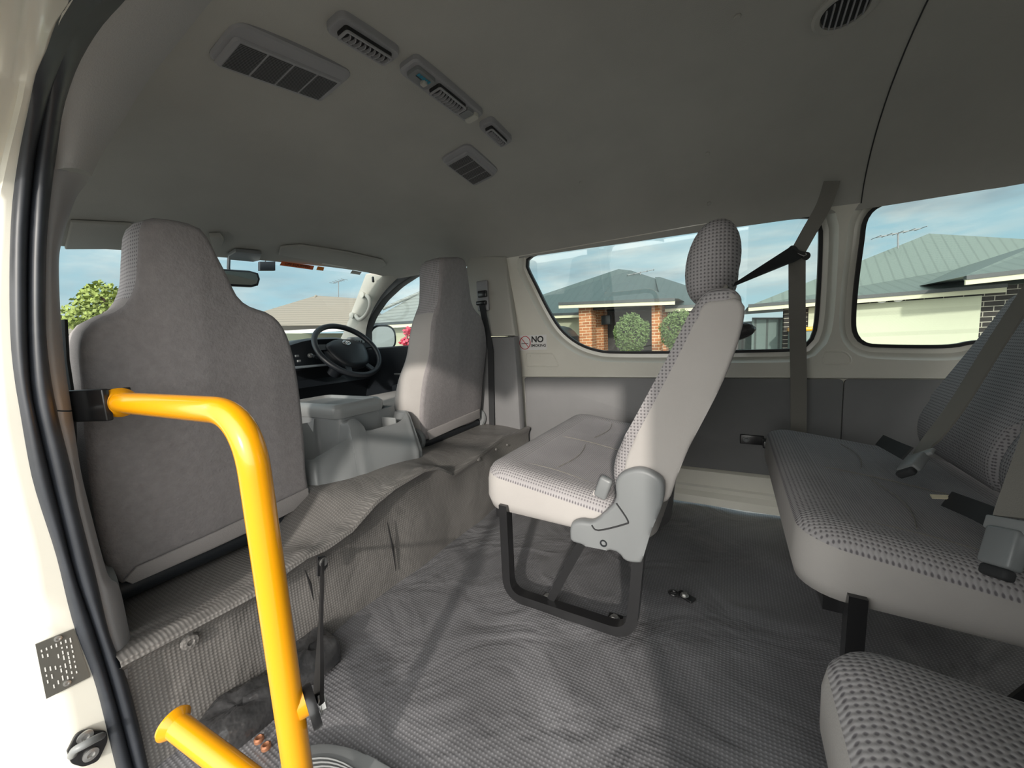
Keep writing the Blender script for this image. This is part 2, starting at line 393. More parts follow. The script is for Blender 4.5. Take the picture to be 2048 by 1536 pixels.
# lower body skin, rail below the windows and the stepped sill
zp1, zp0 = 0.565, P(1440, 941, 'y', YW).z
grid(bmW, [[(X0, YW, ZB), (X1, YW, ZB)], [(X0, YW, zp1), (X1, YW, zp1)], [(X0, YW+0.012, zp1-0.004), (X1, YW+0.012, zp1-0.004)], [(X0, YW+0.012, zp0), (X1, YW+0.012, zp0)], [(X0, YW-0.004, zp0-0.01), (X1, YW-0.004, zp0-0.01)],
           [(X0, YW-0.004, zp0-0.075), (X1, YW-0.004, zp0-0.075)], [(X0, YW-0.014, zp0-0.082), (X1, YW-0.014, zp0-0.082)], [(X0, YW-0.014, zp0-0.10), (X1, YW-0.014, zp0-0.10)], [(X0, YW-0.03, zp0-0.12), (X1, YW-0.03, zp0-0.12)], [(X0, YW-0.034, 0.0), (X1, YW-0.034, 0.0)]])
wr = struct('wall_right', bmW, m_white, 25)
# embossed pads and beads of the pressed body panel
def emboss(pts, h=0.004, r=0.012):
    b = nb(); L = roundpath([W(u, v) for u, v in pts]+[W(*pts[0])], r, 4)
    tube(b, L, 0.0035, 8); return b
for q in ([(1053, 707), (1105, 707), (1116, 728), (1116, 733), (1053, 733)], [(1650, 703), (1690, 703), (1702, 715), (1702, 728), (1645, 728), (1645, 715)]):
    b = emboss(q); obj('pressed_bead', b, m_white, wr)
for (u, v) in ((1251, 725), (1053, 730), (1700, 727), (1060, 712), (1080, 712)):
    b = nb(); lathe(b, [(0.004, 0.003), (0.003, -0.002), (0.001, -0.003)], W(u, v), ax='y', seg=12); obj('body_plug', b, m_white, wr)
def panel(name, x0, x1, z0, z1):
    b = nb(); L = rrect(x0, x1, z0, z1, 0.015)
    prism(b, [(a, YW+0.006, c) for a, c in L], (0, -0.012, 0), 0.003, 2)
    o = struct(name, b, m_panel); return o
p1 = W(1050, 760).x
panel('trim_1', p1, W(1687, 760).x-0.001, zp0+0.004, zp1-0.004)
panel('trim_2', W(1687, 760).x+0.001, X1-0.02, zp0+0.004, zp1-0.004)
# ------------------------------------------------------------------ floor
b = nb(); rows = []
for i in range(70):
    x = -0.97+(X1+0.97)*i/69; r = []
    for j in range(46):
        y = 0.02+(1.82-0.02)*j/45
        z = 0.012*(noise.noise(Vector((x*3.1, y*3.3, 0.3)))) + 0.006*noise.noise(Vector((x*8, y*7, 2.0)))
        r.append((x, y, z-0.006))
    rows.append(r)
grid(b, rows); fl = struct('floor', b, m_floor, 60)
# ------------------------------------------------------------------ step / engine cover under the front seats
def lerpt(tab, t):
    if t <= tab[0][0]: return tab[0][1]
    for (a, va), (c, vc) in zip(tab, tab[1:]):
        if t <= c: return va+(vc-va)*(t-a)/(c-a)
    return tab[-1][1]
lip_px = [(262, 1306), (274, 1301), (356, 1260), (434, 1219), (512, 1178), (567, 1138), (610, 1108), (648, 1093), (700, 1057), (747, 1003), (786, 972), (844, 938), (872, 933), (903, 946), (950, 915), (1005, 872), (1042, 862)]
lip = [P(u, v, 'x', -0.93 if u < 880 else -0.95) for u, v in lip_px]
lipz = [(p.y, p.z) for p in lip]
print('LIP', [(round(p.y, 3), round(p.z, 3)) for p in lip])
b = nb(); rows = []; NY = 110
for j in range(NY):
    y = 0.168+(1.80-0.168)*j/(NY-1); zl = lerpt(lipz, y)
    roll = 1.0 if y < 1.05 else max(0.1, 1.0-((y-1.05)/0.08)**1.5) if y < 1.125 else 0.1
    n1 = noise.noise(Vector((y*6, 0.2, 1.0)))*0.005; n2 = noise.noise(Vector((y*9, 4.2, 1.0)))*0.0022
    bk = 0.02*math.exp(-((y-0.70)/0.12)**2)
    zb = lerpt([(0.1, 0.226), (0.52, 0.232), (0.68, 0.345), (1.15, 0.325), (1.3, 0.30), (1.8, 0.31)], y)
    r = [(-0.945+n2, y, -0.02), (-0.950+n1, y, zl*0.25), (-0.956+n1*1.5, y, zl*0.55), (-0.955+n1, y, zl-0.040),
         (-0.950+0.012*roll+n2, y, zl-0.020), (-0.946+0.026*roll+n2, y, zl-0.010), (-0.948+0.026*roll+n2, y, zl), (-0.958+0.014*roll, y, zl+0.004),
         (-0.975, y, zl-0.001+bk*0.2), (-1.02, y, zl*0.6+zb*0.4+n1*0.3), (-1.08, y, zl*0.2+zb*0.8+n2), (-1.15, y, zb), (-1.35, y, zb), (-1.62, y, zb)]
    rows.append(r)
V = grid(b, rows)
for f in b.faces:
    if f.calc_center_median().x < -0.962: f.material_index = 1
st = struct('trim_3', b, [m_step, m_steptop], 50); st.name = 'floor_step'
st['kind'] = 'structure'
# cab floor, wheel arch side and firewall (dark)
b = nb(); box(b, (-1.98, 0.96, -0.05), (0.75, 1.66, 0.02)); box(b, (-1.61, 0.96, 0.11), (0.02, 1.66, 0.34)); box(b, (-2.36, 0.96, 0.3), (0.02, 1.66, 0.75))
struct('floor_cab', b, m_dark)
# vinyl marks on the step: plugs and slits
for (u, v, r) in ((381, 1284, 0.016), (958, 918, 0.010), (993, 899, 0.007), (1015, 890, 0.006)):
    c = P(u, v, 'x', -0.945)
    q = nb(); lathe(q, [(r, -0.004), (r*0.85, 0.002), (r*0.4, 0.003), (r*0.3, -0.001)], c, ax='x', seg=18); obj('vinyl_plug', q, m_step, st)
for a, c_ in (((610, 1140), (627, 1200)), ((775, 1045), (792, 1142))):
    q = nb(); A, B2 = P(*a, 'x', -0.942), P(*c_, 'x', -0.942)
    tube(q, [A, A.lerp(B2, 0.5)+Vector((0, 0.003, 0)), B2], lambda t: 0.0035*math.sin(math.pi*(0.1+0.8*t)), 8); obj('vinyl_slit', q, m_rub, st)
# ------------------------------------------------------------------ ceiling
HCT = [(-2.2, 1.20), (-2.0, 1.205), (-1.8, 1.25), (-1.5, 1.315), (-1.2, 1.385), (-0.95, 1.44), (-0.7, 1.475), (-0.4, 1.50), (0.0, 1.51), (3.0, 1.51)]
def hc(x):
    return (lerpt(HCT, x-0.12)+lerpt(HCT, x)*2+lerpt(HCT, x+0.12))/4
def zc(x, y):
    s = min(1.0, abs((y-0.965)/0.80)); ze = 1.185 if y < 0.965 else lerpt([(-1.1, 1.183), (-0.86, 1.178), (0.1, 1.155), (0.4, 1.146), (3, 1.142)], x)
    return ze+(hc(x)-ze)*(1-s**2.6)**0.6
def xh(y): return lerpt([(0.1, -2.18), (0.44, -2.12), (0.95, -1.99), (1.65, -1.88), (1.8, -1.86)], y)
def C3(x, y, d=0.0): return Vector((x, y, zc(x, y)-d))
def on_ceiling(u, v):
    d = ray(u, v); lo, hi = 0.0, 6.0; t = 0.0
    d = d/d.length
    for i in range(600):
        t = i*0.01; p = CAM+d*t
        if p.z > zc(p.x, p.y) or (p.z > 1.185 and not 0.168 < p.y < 1.763): break
    a, c_ = t-0.01, t
    for i in range(20):
        mm = (a+c_)/2; p = CAM+d*mm
        if p.z > zc(p.x, p.y): c_ = mm
        else: a = mm
    return CAM+d*a
def cnorm(x, y):
    e = 0.01; return -Vector((-(zc(x+e, y)-zc(x-e, y))/(2*e), -(zc(x, y+e)-zc(x, y-e))/(2*e), 1)).normalized()
b = nb(); rows = []
xs = [-1.9+i*0.09 for i in range(51)]
ys = [0.965+0.80*math.sin(math.pi/2*(-1+2*j/40)) for j in range(41)]
front = [[(xh(y)+(-1.80-xh(y))*k/3, y) for y in ys] for k in range(3)]
for fr in front: rows.append([C3(x, y) for x, y in fr])
for i in range(1, 51):
    x = -1.89+0.09*i
    if x > X1: break
    rows.append([C3(x, y) for y in ys])
rows.append([C3(X1, y) for y in ys])
grid(b, rows)
# headliner turns down to the header over the windscreen
ce = struct('ceiling', b, m_head, 60)
q = nb(); xs_ = W(1722, 410).x
tube(q, [C3(xs_, y, 0.0005) for y in ys[1:-1]], 0.0018, 6); obj('headliner_seam', q, m_rub, ce)
def ceil_disc(u, v, r):
    p = on_ceiling(u, v); q = nb(); lathe(q, [(r, 0.0), (r, 0.003), (r*0.7, 0.005)], p, R=basis(cnorm(p.x, p.y), (1, 0, 0)), seg=16)
    return q
for (u, v) in ((1162, 365), (1415, 307), (1418, 407), (1475, 32)): obj('trim_clip', ceil_disc(u, v, 0.008), m_head, ce)
def patch(bm, x0, x1, y0, y1, d0, d1, r=0.0, mi=0, fz=None):
    """a raised flat moulding under the headliner: rounded rectangle, thickness d1"""
    L = rrect(x0, x1, y0, y1, r or 0.01, 4)
    fz = fz or zc
    top = [Vector((a, c, fz(a, c)-d0)) for a, c in L]; bot = [Vector((a, c, fz(a, c)-d1)) for a, c in L]
    bmid = [Vector(((x0+x1)/2+(a-(x0+x1)/2)*0.94, (y0+y1)/2+(c-(y0+y1)/2)*0.97, 0)) for a, c in L]
    bmid = [Vector((p.x, p.y, fz(p.x, p.y)-d1-0.004)) for p in bmid]
    loft(bm, [top, bot, bmid], True, mi); return bm
def flatz(x0, x1, y0, y1):
    a, c = zc(x0, (y0+y1)/2), zc(x1, (y0+y1)/2); e, g = zc((x0+x1)/2, y0), zc((x0+x1)/2, y1)
    return lambda x, y: min(a, c)*0+((a+c)/2+(c-a)*((x-(x0+x1)/2)/(x1-x0)))+((g-e)*((y-(y0+y1)/2)/(y1-y0)))-0.004
def filter_grille(px, ipx, label, group):
    pts = [on_ceiling(u, v) for u, v in px]; ip = [on_ceiling(u, v) for u, v in ipx]
    av = lambda Q: ((Q[0].x+Q[3].x)/2, (Q[1].x+Q[2].x)/2, (Q[0].y+Q[1].y)/2, (Q[2].y+Q[3].y)/2)
    x0, x1, y0, y1 = av(pts); ix0, ix1, iy0, iy1 = av(ip)
    f0 = flatz(x0, x1, y0, y1); fz = lambda x, y: f0(x, y)+0.004
    t = thing('air_intake_grille', label, 'vent', ((x0+x1)/2, (y0+y1)/2, fz((x0+x1)/2, (y0+y1)/2)-0.02), group)
    q = nb(); patch(q, x0, x1, y0, y1, -0.03, 0.008, 0.025, fz=fz); obj('frame', q, m_trim, t)
    q = nb(); patch(q, ix0, ix1, iy0, iy1, 0.010, 0.0125, 0.010, fz=fz); fc_ = obj('filter_cover', q, m_trim, t)
    q = nb(); ns = 19
    for i in range(ns):
        x = ix0+0.010+(ix1-ix0-0.020)*i/(ns-1); hw = (ix1-ix0)/ns*0.27
        for k in range(4):
            ya = iy0+0.012+(iy1-iy0-0.024)*k/4+0.002; yb = iy0+0.012+(iy1-iy0-0.024)*(k+1)/4-0.002
            n_ = 5
            grid(q, [[(x+h, ya+(yb-ya)*g/n_, fz(x+h, ya+(yb-ya)*g/n_)-0.0172) for g in range(n_+1)] for h in (-hw, hw)])
    obj('grille_slots', q, m_rub, fc_, 0)
    return t
filter_grille([(400, 104), (492, 33), (712, 158), (630, 198)], [(415, 110), (485, 62), (695, 168), (625, 197)], 'large rectangular slotted air intake grille on the headliner nearest the door', 'air intake grilles on the roof lining')
filter_grille([(865, 316), (935, 293), (1009, 341), (950, 361)], [(876, 321), (931, 304), (1001, 345), (950, 360)], 'small-looking slotted air intake grille on the far side of the roof lining', 'air intake grilles on the roof lining')
def vent(px, label, kind):
    pts = [on_ceiling(u, v) for u, v in px]
    x0 = (pts[0].x+pts[3].x)/2; x1 = (pts[1].x+pts[2].x)/2; y0 = (pts[0].y+pts[1].y)/2; y1 = (pts[2].y+pts[3].y)/2
    fz = flatz(x0, x1, y0, y1); print('VENT', x0, x1, y0, y1)
    t = thing('air_vent' if kind == 'v' else 'roof_console', label, 'vent', ((x0+x1)/2, (y0+y1)/2, fz((x0+x1)/2, (y0+y1)/2)-0.015), 'vents in a row across the roof')
    def outlet(a0, a1):
        q = nb(); patch(q, x0+0.014, x1-0.012, a0, a1, 0.012, 0.016, 0.006, fz=fz); vo_ = obj('vent_opening', q, m_rub, t)
        n = 9
        for i in range(n):
            y = a0+0.012+(a1-a0-0.024)*i/(n-1); q = nb()
            c = [(x0+0.018+(x1-x0-0.034)*k/6, y+0.006*math.sin(math.pi*k/6)) for k in range(7)]
            grid(q, [[(a, g-0.0008, fz(a, g)-0.017) for a, g in c], [(a, g+0.001, fz(a, g)-0.026) for a, g in c], [(a, g+0.003, fz(a, g)-0.026) for a, g in c], [(a, g+0.002, fz(a, g)-0.017) for a, g in c]])
            obj('vane', q, m_trim, vo_)
        q = nb(); L = [(x0+0.016, a0+0.003), (x1-0.013, a0+0.003), (x1-0.013, a1-0.003), (x0+0.016, a1-0.003)]
        tube(q, roundpath([Vector((a, c, fz(a, c)-0.024)) for a, c in L+[L[0]]], 0.006), 0.003, 8); obj('vent_rim', q, m_trim, vo_)
    q = nb(); patch(q, x0, x1, y0, y1, -0.03, 0.009, 0.016, fz=fz); obj('frame', q, m_trim, t)
    if kind == 'v': outlet(y0+0.018, y1-0.018)
    else:
        L = y1-y0; outlet(y0+L*0.33, y0+L*0.74)
        q = nb(); patch(q, x0+0.012, x1-0.01, y0+L*0.05, y0+L*0.29, 0.012, 0.0175, 0.01, fz=fz); o = obj('control_plate', q, m_plas, t)
        yk = y0+L*0.20; q = nb(); box(q, (x0+0.032, yk, fz(x0+0.032, yk)-0.024), (0.016, 0.014, 0.012), 0.003); obj('slide_knob', q, m_trimbeige, t)
        q = nb(); box(q, (x0+0.034, y0+L*0.13, fz(x0+0.034, y0+L*0.13)-0.0224), (0.003, 0.018, 0.0012)); obj('slider_slot', q, m_rub, t)
        q = nb()
        def fn(a, c, d, yy=y0+L*0.17, xx=x1-0.024): return (xx+c, yy+a, fz(xx+c, yy+a)-0.0228-d)
        for k in range(5):
            quad(q, [fn(-0.022+k*0.009, -0.005+0.0*k, 0), fn(-0.022+k*0.009+0.007, -0.005, 0), fn(-0.022+k*0.009+0.007, 0.005, 0), fn(-0.022+k*0.009, 0.005, 0)])
        obj('blue_marking', q, m_teal, t, 0)
        q = nb(); patch(q, x0+0.014, x1-0.012, y0+L*0.77, y0+L*0.87, 0.012, 0.0175, 0.006, fz=fz); obj('lamp_switch', q, m_plas, t)
        q = nb(); patch(q, x0+0.012, x1-0.010, y0+L*0.875, y0+L*0.955, 0.012, 0.0195, 0.008, fz=fz); obj('lamp_lens', q, m_lens, t)
vent([(658, 52), (672, 8), (792, 88), (778, 130)], 'rectangular roof air vent with curved vanes, nearest the door in the row', 'v')
vent([(803, 140), (820, 96), (962, 212), (944, 245)], 'long roof console with blue marking, slide knob, middle vent and lamp', 'c')
vent([(958, 252), (976, 224), (1022, 268), (1008, 290)], 'smallest-looking roof air vent, at the far end of the row', 'v')
# round roof outlet
p = on_ceiling(1690, 17); n_ = cnorm(p.x, p.y); R = basis(n_, (1, 0, 0)); print('ROUND', p)
t = thing('round_air_outlet', 'round dark air outlet set in the rear roof lining at the top edge', 'vent', p)
q = nb(); lathe(q, [(0.062, 0.0), (0.062, 0.006), (0.056, 0.010), (0.046, 0.008), (0.044, 0.002)], p, R=R, seg=36); obj('ring', q, m_head, t)
q = nb(); lathe(q, [(0.044, 0.002), (0.043, 0.005), (0.02, 0.0055)], p, R=R, seg=30); obj('dark_insert', q, m_rub, t)
for k in range(-3, 4):
    q = nb(); hw = math.sqrt(0.042**2-(k*0.012)**2); box(q, p+R @ Vector((0, k*0.012, 0.010)), (hw*2, 0.003, 0.006), rot=R); obj('louvre', q, m_trim, t)
# ------------------------------------------------------------------ left side: door jamb, weatherstrip and pillar trim
XJ = -0.95
def J(u, v, dx=0.0, A=0.38):
    x = XJ+dx+A*max(0.0, (440-v)/440.0)**2
    return P(u, v, 'x', x)
eL = [(150, -60), (140, 0), (113, 44), (92, 103), (72, 147), (58, 212), (38, 308), (24, 410), (19, 523), (20, 660), (27, 745), (38, 813), (61, 943), (80, 1011), (113, 1114), (147, 1250), (191, 1370), (232, 1536), (262, 1640)]
eM = [(235, -60), (205, 0), (165, 44), (132, 103), (114, 147), (96, 205), (72, 308), (60, 428), (56, 523), (56, 660), (61, 762), (70, 820), (99, 943), (116, 1011), (150, 1148), (191, 1267), (232, 1404), (267, 1536), (297, 1640)]
eS = [(300, -60), (251, 0), (205, 51), (171, 103), (147, 154), (126, 222), (116, 291), (108, 342), (97, 438), (92, 523), (92, 660), (103, 762), (120, 848), (144, 943), (156, 1011), (191, 1148), (219, 1267), (253, 1356), (284, 1473), (300, 1540), (330, 1640)]
eT = [(478, -60), (424, 0), (342, 103), (294, 164), (239, 253), (205, 308), (178, 362), (154, 393), (137, 438), (125, 479), (118, 523), (121, 625), (130, 728), (140, 796), (150, 865), (162, 943), (178, 1011), (205, 1114), (219, 1155), (239, 1175), (260, 1267), (274, 1312), (270, 1332), (253, 1356)]
xv = (1, 0, 0)
b = nb(); strip(b, [J(*p) for p in eL], [J(*p, 0, 0.36) for p in eM], 0.012, xv)
strip(b, [J(*p, 0.0, 0.36) for p in eM], [J(*p, -0.004, 0.33) for p in eS], 0.016, xv)
o = struct('trim_4', b, m_seal, 60); o.name = 'trim_door_seal'
def split(e, v0, v1): return [p for p in e if v0 <= p[1] <= v1]
def at_v(e, v):
    for a, c in zip(e, e[1:]):
        if (a[1]-v)*(c[1]-v) <= 0 and a[1] != c[1]:
            t = (v-a[1])/(c[1]-a[1]); return (a[0]+(c[0]-a[0])*t, v)
def band(e, v0, v1): return [at_v(e, v0)]+[p for p in e if v0 < p[1] < v1]+[at_v(e, v1)]
for i, (va, vb, sa, sb, mm) in enumerate(((-55, 340, 0, 13, m_hoop), (341, 820, 15, 0, m_trim), (823, 1354, 0, 0, m_trim))):
    A = band(eS, va, vb); B2 = [at_v(eT, va+sa)]+[p for p in eT if va+sa < p[1] < vb+sb]+[at_v(eT, vb+sb) or eT[-1]]
    b = nb(); strip(b, [J(*p, -0.004, 0.33) for p in A], [J(*p, -0.05, 0.29) for p in B2], 0.012 if i else 0.03, xv)
    o = struct('trim_%d' % (5+i), b, mm, 60); o.name = ('trim_roof_hoop', 'trim_pillar_upper', 'trim_pillar_lower')[i]
# painted jamb, pressed in three steps
b = nb(); rows = []
hl = [(-60, 95), (0, 75), (100, 62), (200, 45), (300, 20), (400, -2), (600, -20), (850, -8), (950, 14), (1080, 42), (1190, 52), (1222, 66), (1250, 62), (1300, 74), (1440, 104), (1540, 125), (1640, 150)]
for v in range(-60, 1640, 20):
    l = None
    for a, c in zip(eL, eL[1:]):
        if a[1] <= v <= c[1]: l = a[0]+(c[0]-a[0])*(v-a[1])/(c[1]-a[1]); break
    h = lerpt(hl, v); l = max(l+6, h+8)
    dent = 0.010*math.exp(-((v-1235)/14.0)**2)+0.006*math.exp(-((v-140)/12.0)**2)
    rows.append([J(h-260, v, -0.035), J(h-70, v, -0.034), J(h-55, v, -0.020), J(h-30, v, -0.018), J(h-12, v, -0.016), J(h, v, -0.004-dent), J(h*0.5+l*0.5, v, -0.003), J(l, v, -0.002)])
grid(b, rows); struct('wall_jamb', b, m_white, 70)
# build plate, striker
pc = [(70, 1288), (147, 1257), (180, 1353), (92, 1397)]
t = thing('build_plate', 'small metal data plate riveted to the white door jamb', 'plate', J(*pc[3], 0.002))
q = nb(); prism(q, [J(*p, 0.000) for p in pc], (0.002, 0, 0)); obj('plate', q, m_plate, t, 0)
for (u, v) in ((116, 1277), (134, 1366)):
    q = nb(); lathe(q, [(0.0045, 0), (0.0045, 0.0018), (0.0025, 0.002), (0.002, 0.0005)], J(u, v, 0.002), ax='x', seg=14); obj('rivet', q, m_zinc, t)
q = nb(); c0, cu_, cv_ = J(*pc[0], 0.0024), None, None
A, B2, D = J(*pc[0], 0.0026), J(*pc[1], 0.0026), J(*pc[3], 0.0026)
random.seed(3)
for row in range(7):
    s = 0.10+row*0.125; k = 0.14
    while k < 0.86:
        ln = random.uniform(0.03, 0.09)
        if random.random() < 0.75:
            p0 = A+(B2-A)*s+(D-A)*k; p1_ = A+(B2-A)*s+(D-A)*(k+ln); wd = (B2-A)*0.035
            quad(q, [p0, p1_, p1_+wd, p0+wd])
        k += ln+random.uniform(0.02, 0.07)
obj('stamped_lines', q, m_paper, t, 0)
t = thing('door_striker', 'steel door striker with two screws at the foot of the white jamb', 'striker', J(170, 1520, 0.0))
q = nb(); prism(q, roundpath([J(*p, 0.0) for p in ((132, 1500), (150, 1465), (172, 1455), (212, 1460), (214, 1480), (195, 1520), (165, 1532), (140, 1525), (132, 1500))], 0.006, 3)[:-1], (0.006, 0, 0), 0.002, 2); obj('base_plate', q, m_black, t)
q = nb(); tube(q, catmull([J(145, 1510, 0.004), J(150, 1500, 0.02), J(168, 1490, 0.028), J(190, 1478, 0.024), J(203, 1472, 0.004)], 5), 0.006, 12); obj('striker_loop', q, m_plas, t)
for (u, v) in ((170, 1473), (181, 1508)): 
    q = nb(); lathe(q, [(0.010, 0), (0.010, 0.003), (0.005, 0.004), (0.004, 0.001)], J(u, v, 0.006), ax='x', seg=18); obj('screw', q, m_zinc, t)
# ------------------------------------------------------------------ left body side behind and ahead of the door opening, rear end
b = nb(); sheet(b, [[(0.10, -0.65), (X1, -0.65), (X1, 1.34), (0.10, 1.34)], rrect(1.6, 2.5, 0.62, 1.15, 0.08)], 0.03, lambda a, c, d: (a, 0.035+d+0.09*max(0, c-0.57), c)); struct('wall_left', b, m_white)  # unseen; front edge brought forward to cut the sun, window added for daylight
b = nb(); sheet(b, [[(0.02, -0.66), (1.88, -0.66), (1.88, 1.56), (0.02, 1.56)], rrect(0.25, 1.65, 0.62, 1.2, 0.08)], 0.03, lambda a, c, d: (X1+0.02+d, a, c)); struct('wall_rear', b, m_white)  # out of view; wide window added so skylight reaches the rear bench
b = nb(); prism(b, [(-1.0, 0.03, 0.95), (-0.955, 0.03, 0.95), (-0.945, 0.03, 1.04), (-0.91, 0.03, 1.12), (-0.84, 0.03, 1.17), (-0.72, 0.03, 1.19), (-0.72, 0.03, 1.30), (-1.0, 0.03, 1.30)], (0, 0.03, 0)); struct('trim_corner_sunblock', b, m_white)  # unseen filler added to keep direct sun off the passenger headrest
b = nb(); sheet(b, [[(-2.42, -0.2), (-1.02, -0.2), (-1.02, 1.19), (-1.95, 1.19), (-2.42, 0.72)], [(-2.2, 0.74), (-1.12, 0.74), (-1.12, 1.12), (-1.86, 1.12)]], 0.04, lambda a, c, d: (a, 0.11+d+0.10*max(0, c-0.57), c)); struct('door_1', b, m_dark)
b = nb(); box(b, (-0.3, 0.05, -0.33), (1.36, 0.10, 0.56)); box(b, (-1.6, 1.0, -0.33), (1.7, 1.7, 0.5)); box(b, (1.0, 1.0, -0.12), (3.2, 1.7, 0.16)); struct('floor_sill', b, m_white)
q = nb(); box(q, (-0.42, 0.045, 1.25), (1.10, 0.05, 0.15), 0.02); box(q, (0.8, 0.12, 1.325), (3.6, 0.16, 0.02)); struct('trim_door_header', q, m_white)  # unseen header placed to cut the high sun, plus sheet closing the roof side
# ------------------------------------------------------------------ cab: right B-pillar trims
def B_(u, v, y=1.755): return P(u, v, 'y', y)
def flat(name, pts, th, mat, parent=None, r=0.004, y=1.755):
    q = nb(); prism(q, [B_(u, v, y) for u, v in pts], (0, th, 0), r, 2)
    return obj(name, q, mat, parent) if parent else struct(name, q, mat)
up_px = [(938, 512), (1010, 513), (1015, 560), (1029, 672), (930, 674), (925, 560)]
flat('trim_pillar_right_upper', up_px, 0.05, m_trimbeige, r=0.012, y=1.745)
flat('trim_pillar_right_lower', [(930, 675), (1028, 673), (1034, 740), (1041, 866), (985, 905), (930, 910)], 0.06, m_panel, r=0.015, y=1.735)
t = thing('seat_belt', 'folded driver seat belt and guide on the pillar behind the driver seat', 'seat belt', B_(965, 640, 1.70))
q = nb(); box(q, B_(966, 592, 1.735), (0.07, 0.02, 0.16), 0.008); obj('guide_cover', q, m_trim, t)
q = nb(); box(q, B_(965, 588, 1.715), (0.055, 0.02, 0.035), 0.006); box(q, B_(963, 606, 1.715), (0.06, 0.025, 0.022), 0.006); obj('belt_guide', q, m_black, t)
q = nb(); bar(q, [B_(964, 610, 1.712), B_(981, 700, 1.722), B_(984, 850, 1.722)], 0.035, 0.004, (0, 1, 0)); obj('webbing', q, m_webd, t)
# driver door: panel, window frame, glass
YD = 1.80
door_w = [(737, 660), (748, 632), (770, 600), (800, 572), (835, 549), (880, 534), (925, 523), (940, 522), (944, 532), (946, 560), (948, 690), (738, 704)]
DW = [(P(u, v, 'y', YD).x, P(u, v, 'y', YD).z) for u, v in door_w]
DWs = [tuple(p[:2]) for p in resample(roundpath([Vector((a, c, 0)) for a, c in DW+[DW[0]]], 0.03, 4)[:-1], 80, True)]
DWo = [tuple(p) for p in offset2d(DWs, 0.045)]
b = nb(); sheet(b, [DWo, DWs], 0.05, lambda a, c, d: (a, YD+d, c), bevel=0.004); dr = struct('door_2', b, m_rub)
q = nb(); sheet(q, [DWs], 0.004, lambda a, c, d: (a, YD+0.01+d, c)); o = obj('window_glass', q, m_glassw, dr, 0)
zb_ = P(840, 690, 'y', YD).z
q = nb(); sheet(q, [[(-2.5, -0.1), (-1.05, -0.1), (-1.05, zb_+0.005), (-2.05, zb_-0.01), (-2.5, zb_-0.03)]], 0.05, lambda a, c, d: (a, YD-0.02+d, c), bevel=0.008); obj('door_card', q, m_dark, dr)
q = nb(); box(q, (-1.62, YD-0.075, 0.50), (0.5, 0.07, 0.05), 0.015); obj('armrest', q, m_dark, dr)
q = nb(); box(q, P(800, 748, 'y', YD-0.07), (0.10, 0.012, 0.012), 0.005); obj('door_handle', q, m_plas, dr)
# outer wing mirror
mc = P(765, 676, 'y', 1.98)
t = thing('wing_mirror', 'rounded black wing mirror outside the driver window', 'mirror', mc)
n_ = Vector((0.96, -0.28, -0.05)).normalized(); R = basis(n_)
Lm = [R @ Vector((0.093*math.copysign(abs(math.cos(a))**0.75, math.cos(a)), 0.088*math.copysign(abs(math.sin(a))**0.75, math.sin(a)), 0)) for a in [2*math.pi*k/40 for k in range(40)]]
q = nb(); loft(q, [[mc+p*0.98 for p in Lm], [mc+p*1.10+n_*0.012 for p in Lm], [mc+p*1.15-n_*0.02 for p in Lm], [mc+p*0.95-n_*0.07 for p in Lm], [mc+p*0.4-n_*0.10 for p in Lm]]); obj('mirror_housing', q, m_dark, t)
q = nb(); loft(q, [[mc+p*0.95+n_*0.010 for p in Lm], [mc+p*0.95+n_*0.0145 for p in Lm]]); obj('mirror_face', q, m_mirror, t, 0)
q = nb(); bar(q, [mc+Vector((-0.05, -0.05, -0.06)), Vector((mc.x-0.10, YD+0.03, mc.z-0.08))], 0.05, 0.06, (0, 0, 1)); obj('mirror_arm', q, m_dark, t)
# A pillar, header, windscreen
ap_top, ap_bot = P(746, 548, 'y', 1.66), P(690, 668, 'y', 1.72)
print('APILLAR', ap_top, ap_bot, 'DOORW', DW[0], DW[3], zb_)
b = nb()
A = [P(732, 548, 'y', 1.68), P(712, 600, 'y', 1.70), P(687, 665, 'y', 1.72), P(672, 692, 'y', 1.72)]
B2 = [P(812, 540, 'y', 1.76), P(765, 588, 'y', 1.76), P(737, 640, 'y', 1.765), P(728, 695, 'y', 1.765)]
strip(b, A, B2, 0.02, (0.6, -0.8, 0), 6, N=24); struct('trim_windscreen_pillar', b, m_trimbeige, 60)
t = thing('grab_handle', 'pale curved grab handle on the windscreen pillar beside the steering wheel', 'handle', P(715, 635, 'y', 1.66))
q = nb(); tube(q, catmull([P(731, 590, 'y', 1.72), P(738, 597, 'y', 1.67), P(740, 612, 'y', 1.65), P(732, 630, 'y', 1.65), P(719, 639, 'y', 1.66), P(711, 631, 'y', 1.71)], 6), 0.012, 14); obj('grip', q, m_trimbeige, t)
for (u, v) in ((731, 590), (710, 631)):
    q = nb(); lathe(q, [(0.020, -0.03), (0.019, -0.008), (0.015, -0.012)], P(u, v, 'y', 1.715), ax='y', seg=20); obj('handle_mount', q, m_trimbeige, t)
q = nb(); box(q, P(746, 559, 'y', 1.66), (0.014, 0.012, 0.035), 0.005); settle(tag(obj('coat_hook', q, m_dark), 'tiny dark coat hook at the top of the windscreen pillar', 'hook'))
# windscreen
def ws(y, t): # t 0 header -> 1 base
    xt = xh(y); k = 4*((y-0.95)/1.6)**2; xb = -2.52+0.10*k
    return Vector((xt+(xb-xt)*t, y, 1.20+(0.70-1.20)*t))
b = nb(); grid(b, [[ws(0.12+1.62*j/24, i/6) for j in range(25)] for i in range(7)])
r_in = [[ws(0.12+1.62*j/24, i/6)+Vector((0.004, 0, 0)) for j in range(25)] for i in range(7)]
grid(b, r_in); struct('window_3', b, m_glassw, 60)
